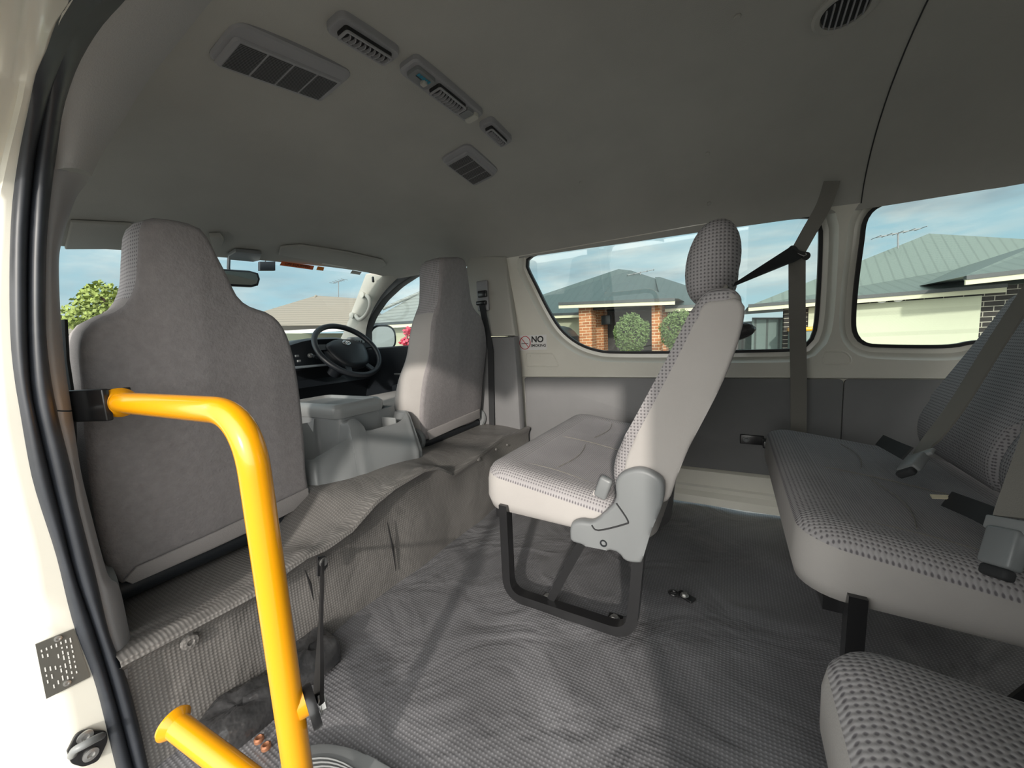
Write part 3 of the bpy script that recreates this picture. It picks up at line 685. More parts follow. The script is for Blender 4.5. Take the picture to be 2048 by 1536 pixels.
# sun visors on the front of the headliner
def ceil_pts(px): return [on_ceiling(u, v) for u, v in px]
def visor(px, label, detail):
    pts = ceil_pts(px); c = sum(pts, Vector())/len(pts)
    e1 = (pts[1]-pts[0]).normalized(); n = (pts[1]-pts[0]).cross(pts[-1]-pts[0]).normalized()
    if n.z > 0: n = -n
    t = thing('sun_visor', label, 'sun visor', c, 'sun visors above the windscreen')
    q = nb(); prism(q, roundpath(pts+[pts[0]], 0.03, 4)[:-1] if False else [p+n*0.001 for p in pts], n*0.012, 0.005, 3); obj('visor_board', q, m_head, t)
    if detail:
        q = nb(); L = [p+n*0.0145 for p in ceil_pts([(650, 512), (700, 519), (692, 531), (642, 523)])]
        f = quad(q, L); obj('warning_label', q, m_lens, t, 0)
        q = nb(); c2 = on_ceiling(653, 518)+n*0.0155; R = basis(n, (1, 0, 0)); tube(q, [c2+R @ Vector((0.012*math.cos(a), 0.008*math.sin(a), 0)) for a in [2*math.pi*k/18 for k in range(19)]], 0.0012, 6); obj('label_symbol', q, m_dark, t)
visor([(560, 490), (600, 486), (690, 500), (765, 517), (772, 526), (752, 537), (700, 532), (556, 505)], 'grey sun visor with a warning label above the steering wheel', True)
visor([(140, 437), (262, 443), (252, 492), (128, 492)], 'plain grey sun visor folded up beside the near seat headrest', False)
pts = ceil_pts([(455, 503), (470, 494), (522, 499), (518, 512), (505, 515), (455, 510)])
q = nb(); prism(q, [p+Vector((0, 0, -0.004)) for p in pts], (0.002, 0, -0.018), 0.005, 2); settle(tag(obj('map_lamp', q, m_plas2), 'small grey map lamp on the headliner above the windscreen centre', 'lamp'))
pts = ceil_pts([(417, 462), (440, 462), (446, 470), (440, 485), (425, 488)])
q = nb(); prism(q, [p+Vector((0, 0, -0.004)) for p in pts], (0.002, 0, -0.02), 0.005, 2); settle(tag(obj('visor_mount', q, m_head), 'grey bracket moulding peeking out right of the near headrest', 'bracket'))
# rear-view mirror, camera box, stickers
XM = -2.05
def X_(u, v, x=XM): return P(u, v, 'x', x)
t = thing('rear_view_mirror', 'rear-view mirror hanging at the windscreen top', 'mirror', X_(485, 560))
L = [X_(u, v) for u, v in ((440, 537), (500, 541), (517, 546), (521, 558), (517, 571), (505, 574), (440, 571))]
q = nb(); prism(q, L, (-0.025, 0, 0), 0.006, 3); obj('mirror_housing', q, m_dark, t)
q = nb(); prism(q, [X_(u, v, XM+0.002) for u, v in ((442, 541), (500, 545), (513, 549), (516, 558), (513, 567), (503, 570), (442, 567))], (0.001, 0, 0)); obj('mirror_face', q, m_mirror, t, 0)
q = nb(); tube(q, [X_(460, 560, XM-0.02), X_(457, 535, XM-0.02), X_(458, 512, XM-0.03)], 0.007, 10); obj('mirror_stem', q, m_dark, t)
q = nb(); prism(q, [X_(u, v, -2.03) for u, v in ((520, 523), (551, 523), (551, 541), (520, 541))], (-0.02, 0, 0), 0.002, 2); tube(q, [X_(530, 524, -2.035), X_(533, 518, -2.03)], 0.002, 6)
settle(tag(obj('dash_camera', q, m_dark), 'small dark rectangular box mounted on the windscreen below the header', 'camera'))
def wsp(u, v):
    d = ray(u, v); d.normalize(); best = None
    for k in range(100, 350):
        p = CAM+d*(k*0.01); y = p.y
        if not 0.1 < y < 1.8: continue
        t_ = (1.20-p.z)/0.5; e = p.x-ws(y, t_).x
        if best is None or abs(e) < best[0]: best = (abs(e), p)
    return best[1]+Vector((0.006, 0, 0))
def sticker(name, px, label, mat, txt=None):
    t = thing(name, label, 'sticker', wsp(*px[3]))
    c = [wsp(*p) for p in px]; q = nb(); prism(q, c, (0.001, 0, 0)); obj('backing', q, mat, t, 0)
    if txt:
        a, bb, dd = c[0]+Vector((0.002, 0, 0)), c[1]+Vector((0.002, 0, 0)), c[3]+Vector((0.002, 0, 0))
        q = nb(); text(q, txt, 1.0, lambda x, y, z: a+(bb-a)*(0.5+x/8.4)+(dd-a)*(0.5-y/1.25)+Vector((z*0.2, 0, 0)), 0.001); obj('lettering', q, m_dark, t, 0)
sticker('windscreen_sticker', [(562, 523), (627, 532), (624, 540), (558, 531)], 'long orange sticker reading GPS EQUIPPED on the windscreen top', m_orange, 'GPS EQUIPPED')
sticker('windscreen_sticker', [(634, 533), (647, 535), (645, 542), (631, 540)], 'short amber sticker just right of the lettered orange one', m_amber)
sticker('windscreen_sticker', [(703, 541), (722, 544), (718, 550), (699, 547)], 'pale registration sticker in the upper right windscreen corner', m_lens)
# ------------------------------------------------------------------ dashboard and steering wheel
WC = P(697, 700, 'y', 1.45); WN = Vector((math.cos(math.radians(40)), 0, math.sin(math.radians(40)))); WR = basis(WN, (0, 0, 1))
print('WHEEL', WC)
t = thing('dashboard', 'black dashboard with hooded instruments beneath the windscreen', 'dashboard', (-2.25, 0.95, 0.2))
b = nb(); rows = []
for j in range(41):
    y = 0.13+1.62*j/40; hood = math.exp(-((y-1.40)/0.20)**4)
    zt = 0.785+0.050*hood; xf = -2.13+0.09*hood
    rows.append([(-2.52, y, 0.72), (-2.42, y, 0.745), (-2.25, y, zt), (xf-0.03, y, zt+0.006), (xf, y, zt-0.004), (xf-0.01, y, zt-0.03), (xf-0.07, y, 0.70), (-2.16, y, 0.60), (-2.12, y, 0.56), (-2.16, y, 0.50), (-2.24, y, 0.30), (-2.3, y, 0.0)])
grid(b, rows)
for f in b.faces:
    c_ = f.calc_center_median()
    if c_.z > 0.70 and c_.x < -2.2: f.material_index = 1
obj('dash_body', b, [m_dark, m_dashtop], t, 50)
q = nb(); c_ = P(712, 688, 'x', -2.07); box(q, c_, (0.05, 0.11, 0.09), 0.015); sv_ = obj('side_vent', q, m_plas2, t)
for k in range(4):
    q = nb(); box(q, c_+Vector((0.027, -0.030+0.018*k, -0.006)), (0.004, 0.008, 0.055), 0.001); obj('vent_slot', q, m_rub, sv_)
q = nb(); box(q, P(615, 733, 'x', -2.08), (0.08, 0.30, 0.012), 0.004); obj('tray_edge', q, m_dashtop, t)
q = nb(); lathe(q, [(0.012, -0.01), (0.012, 0.006), (0.005, 0.01)], P(621, 711, 'x', -2.05), ax='x', seg=16); tube(q, [P(621, 711, 'x', -2.05), P(634, 716, 'x', -2.1)], 0.004, 8); obj('ignition_key', q, m_zinc, t)
for (u, v) in ((594, 712), (598, 722)):
    q = nb(); box(q, P(u, v, 'x', -2.05), (0.01, 0.02, 0.012), 0.003); obj('switch', q, m_plas2, t)
t = thing('steering_wheel', 'black four-spoke steering wheel with silver emblem on its hub', 'steering wheel', WC-WN*0.02)
RW = 0.188
q = nb(); L = [WC+WR @ Vector((RW*math.cos(a), RW*math.sin(a), 0)) for a in [2*math.pi*k/72 for k in range(73)]]
rings = []
for k in range(72):
    a = 2*math.pi*k/72; e = WR @ Vector((math.cos(a), math.sin(a), 0)); c_ = WC+e*RW
    rings.append([c_+e*0.0155*math.cos(2*math.pi*s/14)+WN*0.0165*math.sin(2*math.pi*s/14) for s in range(14)])
rings.append(rings[0]); loft(q, rings, False); bmesh.ops.remove_doubles(q, verts=q.verts, dist=1e-5); obj('rim', q, m_dark, t, 60)
def wp(x, y, z=0): return WC+WR @ Vector((x, y, z))
hub = [(-0.105, 0.045), (-0.06, 0.072), (0, 0.080), (0.06, 0.072), (0.105, 0.045), (0.108, 0.01), (0.085, -0.06), (0.05, -0.095), (0, -0.10), (-0.05, -0.095), (-0.085, -0.06), (-0.108, 0.01)]
hubs = catmull([Vector((a*1.15, c*1.12-0.008, 0)) for a, c in hub], 4, True)
q = nb(); loft(q, [[wp(p.x*s, p.y*s, z) for p in hubs] for s, z in ((0.8, -0.07), (1.0, -0.03), (1.02, -0.008), (0.97, 0.006), (0.8, 0.014), (0.4, 0.018))]); hb_ = obj('hub_pad', q, m_dark, t, 50)
for (a, c, e, f) in ((-0.09, 0.035, -0.175, 0.03), (0.09, 0.035, 0.175, 0.03), (-0.05, -0.085, -0.085, -0.165), (0.05, -0.085, 0.085, -0.165)):
    q = nb(); bar(q, [wp(a, c, -0.012), wp(e, f, -0.004)], 0.04 if abs(e) > 0.1 else 0.03, 0.012, WN); obj('spoke', q, m_dark, t)
for a, bx_, cx_, cy_ in ((0.0225, 0.0155, 0, 0), (0.0065, 0.0145, 0, 0), (0.0145, 0.0052, 0, 0.006)):
    q = nb(); tube(q, [wp(0.0+cx_+a*math.cos(s), 0.040+cy_+bx_*math.sin(s), 0.020) for s in [2*math.pi*k/32 for k in range(33)]], 0.0026, 8); obj('emblem_ring', q, m_logo, hb_)
q = nb(); tube(q, [WC-WN*0.06, WC-WN*0.20], 0.045, 20); obj('column', q, m_dark, t)
q = nb(); tube(q, [wp(-0.05, 0.0, -0.08), wp(-0.17, 0.03, -0.07)], 0.009, 10); obj('stalk', q, m_dark, t)
# ------------------------------------------------------------------ front seats
def front_seat(name, label, x0, px, flare, hem_px, seamy):
    kx = 0.15
    pl = lambda u, v, dx=0.0: PL(u, v, (x0+dx, 0, 0.33), (1, 0, -kx))
    L = resample(catmull([pl(u, v) for u, v in px], 5, True), 110, True)
    tz = 0.268 if x0 > -1.17 else 0.322
    cy = sum(p.y for p in L)/len(L); c0 = Vector((sum(p.x for p in L)/len(L), cy, sum(p.z for p in L)/len(L)))
    t = thing(name, label, 'car seat', (x0-0.12, cy, 0.27), 'front seats')
    def ringf(sc_, dx, fl=0.0, inset=0.0):
        out = []
        n = len(L)
        for i, p in enumerate(L):
            tn = (L[(i+1) % n]-L[i-1]).normalized(); nr = Vector((0, tn.z, -tn.y))
            q = p-nr*inset*SG
            hw = max(0.0, 1.0-max(0.0, (p.z-0.80)/0.12))
            low = fl*hw*math.exp(-((p.z-0.50)/0.28)**2)
            q = q+Vector((dx, -low if p.y < cy else 0.0, 0)); out.append(q)
        return out
    ar = sum(L[i].y*L[(i+1) % len(L)].z-L[(i+1) % len(L)].y*L[i].z for i in range(len(L))); SG = 1 if ar > 0 else -1
    b = nb()
    loft(b, [ringf(1, -0.145, flare, 0.035), ringf(1, -0.135, flare, 0.012), ringf(1, -0.11, flare, 0.0), ringf(1, -0.05, flare*0.5, -0.004), ringf(1, -0.012, 0, 0.0)], False)
    V = [v for v in b.verts]; f = b.faces.new(V[:len(L)])
    for f in b.faces:
        f.material_index = 1 if f.calc_center_median().z > 0.90 else 0
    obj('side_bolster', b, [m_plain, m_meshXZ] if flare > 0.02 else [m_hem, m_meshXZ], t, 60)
    b = nb(); loft(b, [ringf(1, -0.012, 0, 0.0), ringf(1, -0.002, 0, 0.004), ringf(1, 0.004, 0, 0.016)], False)
    b.verts.ensure_lookup_table(); f = b.faces.new([v for v in b.verts][-len(L):]); bmesh.ops.triangulate(b, faces=[f])
    bc_ = obj('back_cover', b, m_velour, t, 50)
    b = nb(); prism(b, [pl(u, v, 0.004) for u, v in hem_px], (0.009, 0, 0.0), 0.004, 2); obj('pocket_hem', b, m_hem, bc_)
    # cushion and base in front of the back
    b = nb(); ys0, ys1 = min(p.y for p in L)-0.01, max(p.y for p in L)+0.01
    box(b, (x0-0.36, cy, 0.42), (0.5, ys1-ys0-0.06, 0.16), 0.05, 4); obj('seat_cushion', b, m_plain, t)
    b = nb(); box(b, (x0-0.30, cy, 0.31), (0.42, (ys1-ys0)*0.8, 0.09), 0.01); obj('seat_base', b, m_black, t)
    b = nb(); tube(b, [Vector((x0-0.030, ys0+0.03, tz)), Vector((x0-0.030, ys1-0.03, tz))], 0.026, 16); obj('recline_tube', b, m_dark, t)
    for s in (ys0+0.012, ys1-0.012):
        b = nb(); lathe(b, [(0.05, -0.012), (0.055, 0.0), (0.05, 0.012)], (x0-0.03, s, tz+0.025), ax='y', seg=24); obj('hinge_cover', b, m_plas, t)
    return t
pass_px = [(290, 440), (340, 437), (392, 449), (415, 468), (437, 510), (458, 550), (478, 592), (505, 613), (545, 628), (572, 660), (590, 715), (602, 790), (609, 860), (614, 940), (616, 1000), (560, 1035), (420, 1097), (262, 1165), (238, 1155), (212, 1120), (190, 1020), (175, 900), (166, 780), (163, 700), (176, 655), (205, 634), (240, 620), (262, 598), (276, 560), (280, 500)]
front_seat('front_seat', 'grey passenger front seat seen from behind, yellow rail crossing it', -1.15, pass_px, 0.0, [(270, 1133), (430, 1062), (614, 975), (617, 1004), (560, 1034), (420, 1097), (262, 1167), (246, 1160)], 0)
drv_px = [(884, 520), (905, 514), (930, 519), (938, 560), (946, 610), (966, 640), (974, 690), (967, 760), (957, 836), (905, 858), (856, 880), (846, 860), (843, 820), (850, 758), (862, 710), (866, 650), (874, 618), (880, 600), (882, 560)]
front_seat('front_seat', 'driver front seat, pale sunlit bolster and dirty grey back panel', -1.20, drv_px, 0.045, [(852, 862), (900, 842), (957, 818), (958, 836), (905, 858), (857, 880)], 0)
# near seat belt strap beside the passenger seat
q = nb(); bar(q, [P(128, 640, 'x', -1.09), P(132, 720, 'x', -1.09), P(144, 800, 'x', -1.09), P(150, 1000, 'x', -1.09)], 0.03, 0.004, (0, 1, 0)); settle(tag(obj('seat_belt', q, m_webd), 'dark seat belt strap between the left pillar and the passenger seat', 'seat belt'))
# ------------------------------------------------------------------ centre console
t = thing('centre_console', 'grey moulded centre console with open trays between the front seats', 'console', (-1.3, 0.93, 0.30))
def sect(x, zt, y0, y1, zb=0.27, lean=0.03):
    return [(x, y0-0.01, zb), (x, y0+0.004, zt*0.5+zb*0.5), (x, y0+0.02, zt-0.015), (x, y0+0.035, zt), (x, y1-0.06, zt), (x, y1-0.045+0.0, zt-0.015), (x, y1-0.01, zt*0.5+zb*0.5), (x, y1+0.02, zb)]
def boolcut(bm, cuts):
    me = bpy.data.meshes.new('a'); bmesh.ops.recalc_face_normals(bm, faces=bm.faces); bm.to_mesh(me); bm.free(); o = bpy.data.objects.new('a', me); C.objects.link(o); tmp = []
    for cb in cuts:
        m2 = bpy.data.meshes.new('b'); bmesh.ops.recalc_face_normals(cb, faces=cb.faces); cb.to_mesh(m2); cb.free(); o2 = bpy.data.objects.new('b', m2); C.objects.link(o2); tmp.append(o2)
        md = o.modifiers.new('x', 'BOOLEAN'); md.operation = 'DIFFERENCE'; md.object = o2; md.solver = 'EXACT'
    bpy.context.view_layer.update(); dg = bpy.context.evaluated_depsgraph_get(); me2 = bpy.data.meshes.new_from_object(o.evaluated_get(dg))
    for x in tmp+[o]: bpy.data.objects.remove(x)
    r = bmesh.new(); r.from_mesh(me2); return r
# body: side outline in plan lofted upwards
def plan(y0, y1, x0, x1, r): return rrect(x0, x1, y0, y1, r, 5)
def lring(x0, x1, y0, y1, r, zfn): return [Vector((a, c, zfn(a, c))) for a, c in rrect(x0, x1, y0, y1, r, 6)]
def sm(x): x = max(0.0, min(1.0, x)); return x*x*(3-2*x)
b = nb()
cols = [((620, 971, -1.17), (616, 921, -1.20), 0.09, -1.38), ((645, 968, -1.14), (640, 914, -1.19), 0.09, -1.38), ((680, 961, -1.12), (672, 895, -1.185), 0.09, -1.38),
        ((700, 956, -1.11), (697, 879, -1.19), 0.08, -1.37), ((712, 952, -1.107), (701, 866, -1.20), 0.05, -1.32), ((721, 949, -1.105), (697, 846, -1.222), 0.0, -1.27),
        ((732, 945, -1.10), (712, 839, -1.222), 0.0, -1.27), ((743, 941, -1.10), (727, 852, -1.202), 0.035, -1.265), ((755, 936, -1.10), (736, 863, -1.185), 0.07, -1.262),
        ((780, 925, -1.095), (770, 855, -1.175), 0.07, -1.262), ((805, 913, -1.09), (797, 847, -1.172), 0.07, -1.262), ((825, 905, -1.09), (808, 838, -1.18), 0.03, -1.262), ((839, 901, -1.09), (813, 824, -1.20), 0.0, -1.27)]
B0, R0, DD, XF = [], [], [], []
for (bu, bv, bx0), (ru, rv, rx), d_, xf_ in cols:
    B0.append(P(bu, bv, 'x', bx0)); R0.append(P(ru, rv, 'x', rx)); DD.append(d_); XF.append(xf_)
B0.append(B0[-1]+Vector((-0.06, 0.035, 0))); R0.append(R0[-1]+Vector((-0.05, 0.012, 0.0))); DD.append(0.0); XF.append(-1.32)
B0.append(B0[-1]+Vector((-0.4, 0.0, 0))); R0.append(R0[-1]+Vector((-0.4, 0.0, 0.0))); DD.append(0.0); XF.append(-1.70)
B0.insert(0, B0[0]+Vector((-0.20, -0.025, 0))); R0.insert(0, R0[0]+Vector((-0.18, -0.015, 0.03))); DD.insert(0, 0.0); XF.insert(0, -1.40)
B0 = catmull(B0, 6); R0 = catmull(R0, 6); n = len(B0)
ip = lambda A, k: A[min(k//6, len(A)-1)]+(A[min(k//6+1, len(A)-1)]-A[min(k//6, len(A)-1)])*sm((k % 6)/6)
def sm(x): x = max(0.0, min(1.0, x)); return x*x*(3-2*x)
rows = []
for k in range(n):
    a_, r1, d_, xf_ = B0[k], R0[k], ip(DD, k), ip(XF, k)
    mid_ = a_.lerp(r1, 0.5)+Vector((0.008, -0.004, 0)); hi_ = a_.lerp(r1, 0.88)+Vector((0.007, -0.002, 0.002)); top_ = r1+Vector((-0.008, 0, 0.003))
    dx_ = xf_-r1.x
    rows.append([a_+Vector((0, 0, -0.04)), a_, mid_, hi_, r1, top_, r1+Vector((-0.014, 0, -0.004-0.1*d_)), r1+Vector((-0.026, 0, -d_*0.9-0.004)), r1+Vector((-0.04, 0, -d_-0.004)), Vector((xf_+0.012, r1.y, r1.z-d_-0.004)), Vector((xf_+0.002, r1.y, r1.z-d_*0.9)), Vector((xf_, r1.y, max(r1.z, 0.515 if d_ > 0.0 and r1.y > 0.85 else r1.z+0.02))), Vector((xf_-0.03, r1.y, max(r1.z, 0.50)))])
grid(b, rows); obj('console_body', b, m_plas, t, 40)
b = nb()
def lr(i_, z, r=0.03): return [Vector((a, c, z)) for a, c in rrect(-1.62+i_, -1.25-i_, 0.865+i_, 1.095-i_, r, 5)]
loft(b, [lr(0.004, 0.515), lr(0.0, 0.53), lr(0.0, 0.552), lr(0.012, 0.566), lr(0.024, 0.567), lr(0.032, 0.556)]); obj('box_lid', b, m_plas2, t, 45)
b = nb(); loft(b, [lr(0.010, 0.40), lr(0.010, 0.50), lr(0.012, 0.516)]); obj('storage_box', b, m_plas, t, 45)
b = nb(); box(b, (-1.218, 1.075, 0.45), (0.080, 0.004, 0.065)); obj('tray_divider', b, m_plas2, t)
# ------------------------------------------------------------------ bench seats
def bench(name, label, dx, dy, tilt_back=1.0, light=True):
    def Q(u, v, y=0.9, ddx=0.0):
        p = P(u, v, 'y', y); return p+Vector((dx+ddx, dy, 0))
    y0, y1 = 0.895+dy, 1.745+dy; xf = -0.655+dx
    t = thing(name, label, 'bench seat', (xf+0.25, (y0+y1)/2, 0.0), 'bench seats')
    # cushion: rings of a rounded plan rising to a softly domed top
    def cz(x, y, base, k=0.16): return base-k*(x-xf)
    N = 12; b = nb(); xr = xf+0.50
    def rg(ins, zb, k=0.16, dome=0.0):
        out = []
        for a, c in rrect(xf+ins, xr-ins, y0+ins, y1-ins, max(0.075-ins*0.28, 0.012), 8): out.append(Vector((a, c, cz(a, c, zb, k))))
        return out
    rings = [rg(0.03, 0.268, 0.02), rg(0.008, 0.278, 0.03), rg(0.0, 0.31, 0.07), rg(0.002, 0.36, 0.14), rg(0.006, 0.385), rg(0.014, 0.400), rg(0.030, 0.411), rg(0.055, 0.417), rg(0.09, 0.414), rg(0.14, 0.410), rg(0.19, 0.410), rg(0.222, 0.410)]
    V = grid(b, rings, 0, closed=True); b.faces.new(V[0])
    n_ = len(rings[0])
    b.faces.ensure_lookup_table()
    for i in range(len(rings)-1):
        for j in range(n_): b.faces[i*n_+j].material_index = 0 if i < 4 else (1 if i < 8 else 2)
    fc = b.faces.new(V[-1]); fc.material_index = 2
    obj('seat_cushion', b, [m_plain, m_meshXY, m_knitXY], t, 60)
    # stitched seams
    def top(x, y): return cz(x, y, 0.4135)
    for pts in ([(xf+0.09+0.30*k/8, y0+0.10+0.018*math.sin(k*0.5)) for k in range(9)], [(xf+0.09+0.30*k/8, (y0+y1)/2+0.012*math.sin(k*0.5)) for k in range(9)]):
        q = nb(); tube(q, [Vector((a, c, top(a, c)-0.0012)) for a, c in pts], 0.0014, 6); obj('seam', q, m_webs, t)
    for yy in (y0+0.27, y1-0.22):
        q = nb(); tube(q, [Vector((xf+0.20+0.02*math.sin(k*0.4), yy-0.13+0.26*k/8, top(xf+0.2, 0)-0.0012)) for k in range(9)], 0.0013, 6); obj('seam', q, m_webs, t)
    # two backrests from the side profile
    prof = [(1224, 952), (1232, 905), (1262, 850), (1300, 780), (1345, 695), (1380, 625), (1402, 590), (1425, 577), (1458, 575), (1478, 586), (1484, 606), (1478, 655), (1452, 735), (1415, 812), (1372, 895), (1345, 962), (1330, 1000), (1290, 1010), (1240, 1000)]
    for (ya, yb) in ((y0, (y0+y1)/2-0.006), ((y0+y1)/2+0.006, y1)):
        L = [Vector((q.x, ya, q.z)) for q in catmull([Q(u, v) for u, v in prof], 3, True)]
        b = nb(); prism(b, L, (0, yb-ya, 0), 0.028, 4)
        # bolster: pull the front face forward near both ends
        for v in b.verts:
            s = abs((v.co.y-(ya+yb)/2)/((yb-ya)/2)); 
        bmesh.ops.recalc_face_normals(b, faces=b.faces)
        for f in b.faces:
            f.normal_update(); n = f.normal
            f.material_index = 1 if (n.x < -0.45 or (n.z > 0.45)) and abs(n.y) < 0.75 else (2 if n.x > 0.3 else 0)
        bk_ = obj('backrest', b, [m_meshXZ, m_meshYZ, m_plain], t, 40)
        if ya == y0:
            side = [(1247, 950), (1256, 905), (1285, 850), (1322, 780), (1366, 695), (1398, 628), (1410, 606), (1440, 599), (1481, 601), (1480, 655), (1454, 735), (1417, 812), (1374, 895), (1347, 962), (1332, 1000), (1290, 1010), (1250, 1000)]
            b = nb(); prism(b, [Vector((q.x+(0.004 if i_ > 24 else 0), ya-0.004, q.z)) for i_, q in enumerate(catmull([Q(u, v) for u, v in side], 3, True))], (0, 0.05, 0), 0.010, 4); obj('side_panel', b, m_plain, t, 40)
        hc_ = Q(1417, 503); cy_ = (ya+yb)/2
        b = nb(); rings = []
        for i in range(17):
            s = -1+2*i/16; k = (1-abs(s)**2.6)**0.5 if abs(s) < 1 else 0.02; k = max(k, 0.03)
            yy = cy_+s*0.125
            rings.append([Vector((hc_.x+(0.060*k)*math.copysign(abs(math.cos(a))**0.85, math.cos(a))+0.012*math.sin(a), yy, hc_.z+(0.100*(0.35+0.65*k))*math.sin(a) if abs(s) < 0.98 else hc_.z+0.03*math.sin(a))) for a in [2*math.pi*j/28 for j in range(28)]])
        loft(b, rings); hr_ = obj('headrest', b, m_meshXZ, t, 60)
        for s in (-0.05, 0.05):
            q = nb(); tube(q, [Vector((hc_.x, cy_+s, hc_.z-0.07)), Vector((hc_.x+0.002, cy_+s, hc_.z-0.13))], 0.006, 10); obj('headrest_post', q, m_plas, hr_)
    q = nb(); box(q, Q(1440, 580, 1.08), (0.035, 0.12, 0.016), 0.006); obj('post_guide', q, m_webs, t)
    # reclining hinge cover on the near side
    hp = [(1151, 1037), (1170, 1031), (1193, 1033), (1222, 1010), (1238, 988), (1237, 957), (1249, 938), (1280, 928), (1311, 937), (1332, 957), (1328, 1000), (1308, 1048), (1290, 1106), (1283, 1113), (1256, 1109), (1240, 1092), (1200, 1083), (1154, 1073), (1148, 1058)]
    b = nb(); prism(b, resample(catmull([Q(u, v, 0.9)+Vector((0, -0.005, 0)) for u, v in hp], 3, True), 70, True), (0, -0.030, 0), 0.010, 3); hg_ = obj('hinge_cover', b, m_plas, t, 45)
    q = nb(); tube(q, catmull([Q(u, v)+Vector((0, -0.035, 0)) for u, v in ((1240, 995), (1262, 1028), (1255, 1036), (1205, 1048), (1192, 1038))], 4), 0.0022, 6); obj('cover_crease', q, m_webd, hg_)
    q = nb(); c_ = Q(1215, 1073)+Vector((0, -0.034, 0)); lathe(q, [(0.009, 0.0), (0.009, -0.003), (0.006, -0.003), (0.005, 0.0)], c_, ax='y', seg=18); obj('cover_screw', q, m_dark, hg_)
    # tube frame legs: a loop on each side
    for yy in (0.0, 0.62):
        b = nb(); pth = [Q(1012, 1040), Q(1016, 1188), Q(1263, 1250), Q(1282, 1095)]
        zb = 0.018; pth = [pth[0], Vector((pth[1].x+0.005, pth[1].y, zb)), Vector((pth[2].x, pth[2].y, zb)), pth[3]]
        pth = [p+Vector((0, yy, 0)) for p in pth]; pth[0].z = 0.30; pth[3].z = max(pth[3].z, 0.28)
        bar(b, roundpath(pth, 0.055, 7), 0.026, 0.030, (0, 1, 0)) ; lf_ = obj('leg_frame', b, m_black, t)
        b = nb(); a_, c_ = Q(1172, 1070)+Vector((0, yy+0.01, 0)), Vector((Q(1098, 1200).x, Q(1098, 1200).y+yy+0.01, 0.03)); bar(b, [a_, c_], 0.022, 0.006, (0, 1, 0)); obj('leg_brace', b, m_black, t)
        for u, v in ((1085, 1180), (1222, 1236)):
            c_ = Q(u, v); q = nb(); box(q, (c_.x, c_.y+yy+0.03, 0.012), (0.04, 0.05, 0.006), 0.002); obj('foot_plate', q, m_black, lf_)
            bolt('bolt', Vector((c_.x, c_.y+yy+0.032, 0.015)), (0, 0, 1), lf_, 0.010)
    b = nb()
    bar(b, [Vector((xf+0.06, y0+0.02, 0.258)), Vector((xf+0.06, y1-0.02, 0.258))], 0.03, 0.025, (0, 0, 1)); bar(b, [Vector((xf+0.42, y0+0.02, 0.245)), Vector((xf+0.42, y1-0.02, 0.245))], 0.03, 0.025, (0, 0, 1)); obj('cross_rail', b, m_black, t)
    b = nb(); box(b, (xf+0.02, YW-0.035, 0.30), (0.028, 0.05, 0.03), 0.004) ; box(b, (xf-0.03, YW-0.012, 0.305), (0.085, 0.006, 0.04), 0.003); obj('wall_bracket', b, m_black, t)
    bolt('bolt', Vector((xf-0.05, YW-0.015, 0.305)), (0, -1, 0), t, 0.008, m_plas)
    return t
be1 = bench('bench_seat', 'front bench seat in sunlight, pale cloth side and one headrest above', 0.0, 0.0)
be2 = bench('bench_seat', 'rear bench seat in shade at the right edge, seat belts lying on it', 0.765, -0.07)
q = nb(); c_ = P(1474, 664, 'y', 1.25); 
rings = []
for i in range(13):
    s = -1+2*i/12; k = math.sqrt(max(0.02, 1-s*s)); rings.append([Vector((c_.x+s*0.055-0.01, c_.y+0.05*k*math.cos(a), c_.z+0.026*k*math.sin(a)+0.006*s)) for a in [2*math.pi*j/18 for j in range(18)]])
loft(q, rings); lab(obj('grab_handle', q, m_sheet, be1), 'black padded grab handle')
# buckle stalk on the front bench
t = thing('belt_buckle', 'grey seat belt buckle on a short strap at the front bench hinge', 'buckle', P(1192, 1030, 'y', 0.93))
q = nb(); R = basis((P(1215, 965, 'y', 0.93)-P(1200, 1005, 'y', 0.93)).normalized(), (0, 1, 0)); box(q, P(1207, 975, 'y', 0.93), (0.034, 0.022, 0.060), 0.008, rot=R); obj('buckle_body', q, m_plas, t)
q = nb(); bar(q, [P(1188, 1030, 'y', 0.925), P(1192, 1008, 'y', 0.93), P(1200, 985, 'y', 0.935)], 0.032, 0.005, (0, 1, 0)); obj('webbing', q, m_plain, t)
# seat belts of the rear bench
def belt(label, path, w, upv, tail):
    t = thing('seat_belt', label, 'seat belt', path[-1], 'seat belts on the rear bench')
    q = nb(); ribbon(q, catmull(path, 6), w, upv); obj('webbing', q, m_webs, t)
    e = path[-1]; d = (path[-1]-path[-2]).normalized()
    q = nb(); R = basis(d, upv); box(q, e+d*0.012, (0.062, 0.008, 0.02), 0.003, rot=R); obj('tongue', q, m_plas2, t)
    q = nb(); box(q, e+d*0.045, (0.042, 0.020, 0.055), 0.005, rot=R); obj('buckle', q, m_plas, t)
    q = nb(); box(q, e+d*0.080, (0.036, 0.016, 0.016), 0.005, rot=R); obj('buckle_release', q, m_webd, t)
    if tail:
        q = nb(); ribbon(q, catmull(tail, 5), 0.035, upv); obj('lap_webbing', q, m_webd, t)
    return t
def ribbon(bm, path, w, upv, th=0.002):
    up = Vector(upv).normalized(); rings = []
    for i, p in enumerate(path):
        tt = (path[min(i+1, len(path)-1)]-path[max(i-1, 0)]).normalized(); s = tt.cross(up).normalized(); u2 = s.cross(tt).normalized()
        rings.append([p+s*w/2*a+u2*th*c for a, c in ((-1, -1), (1, -1), (1, 1), (-1, 1))])
    loft(bm, rings); return bm
bn = (-0.85, -0.2, 0.5)
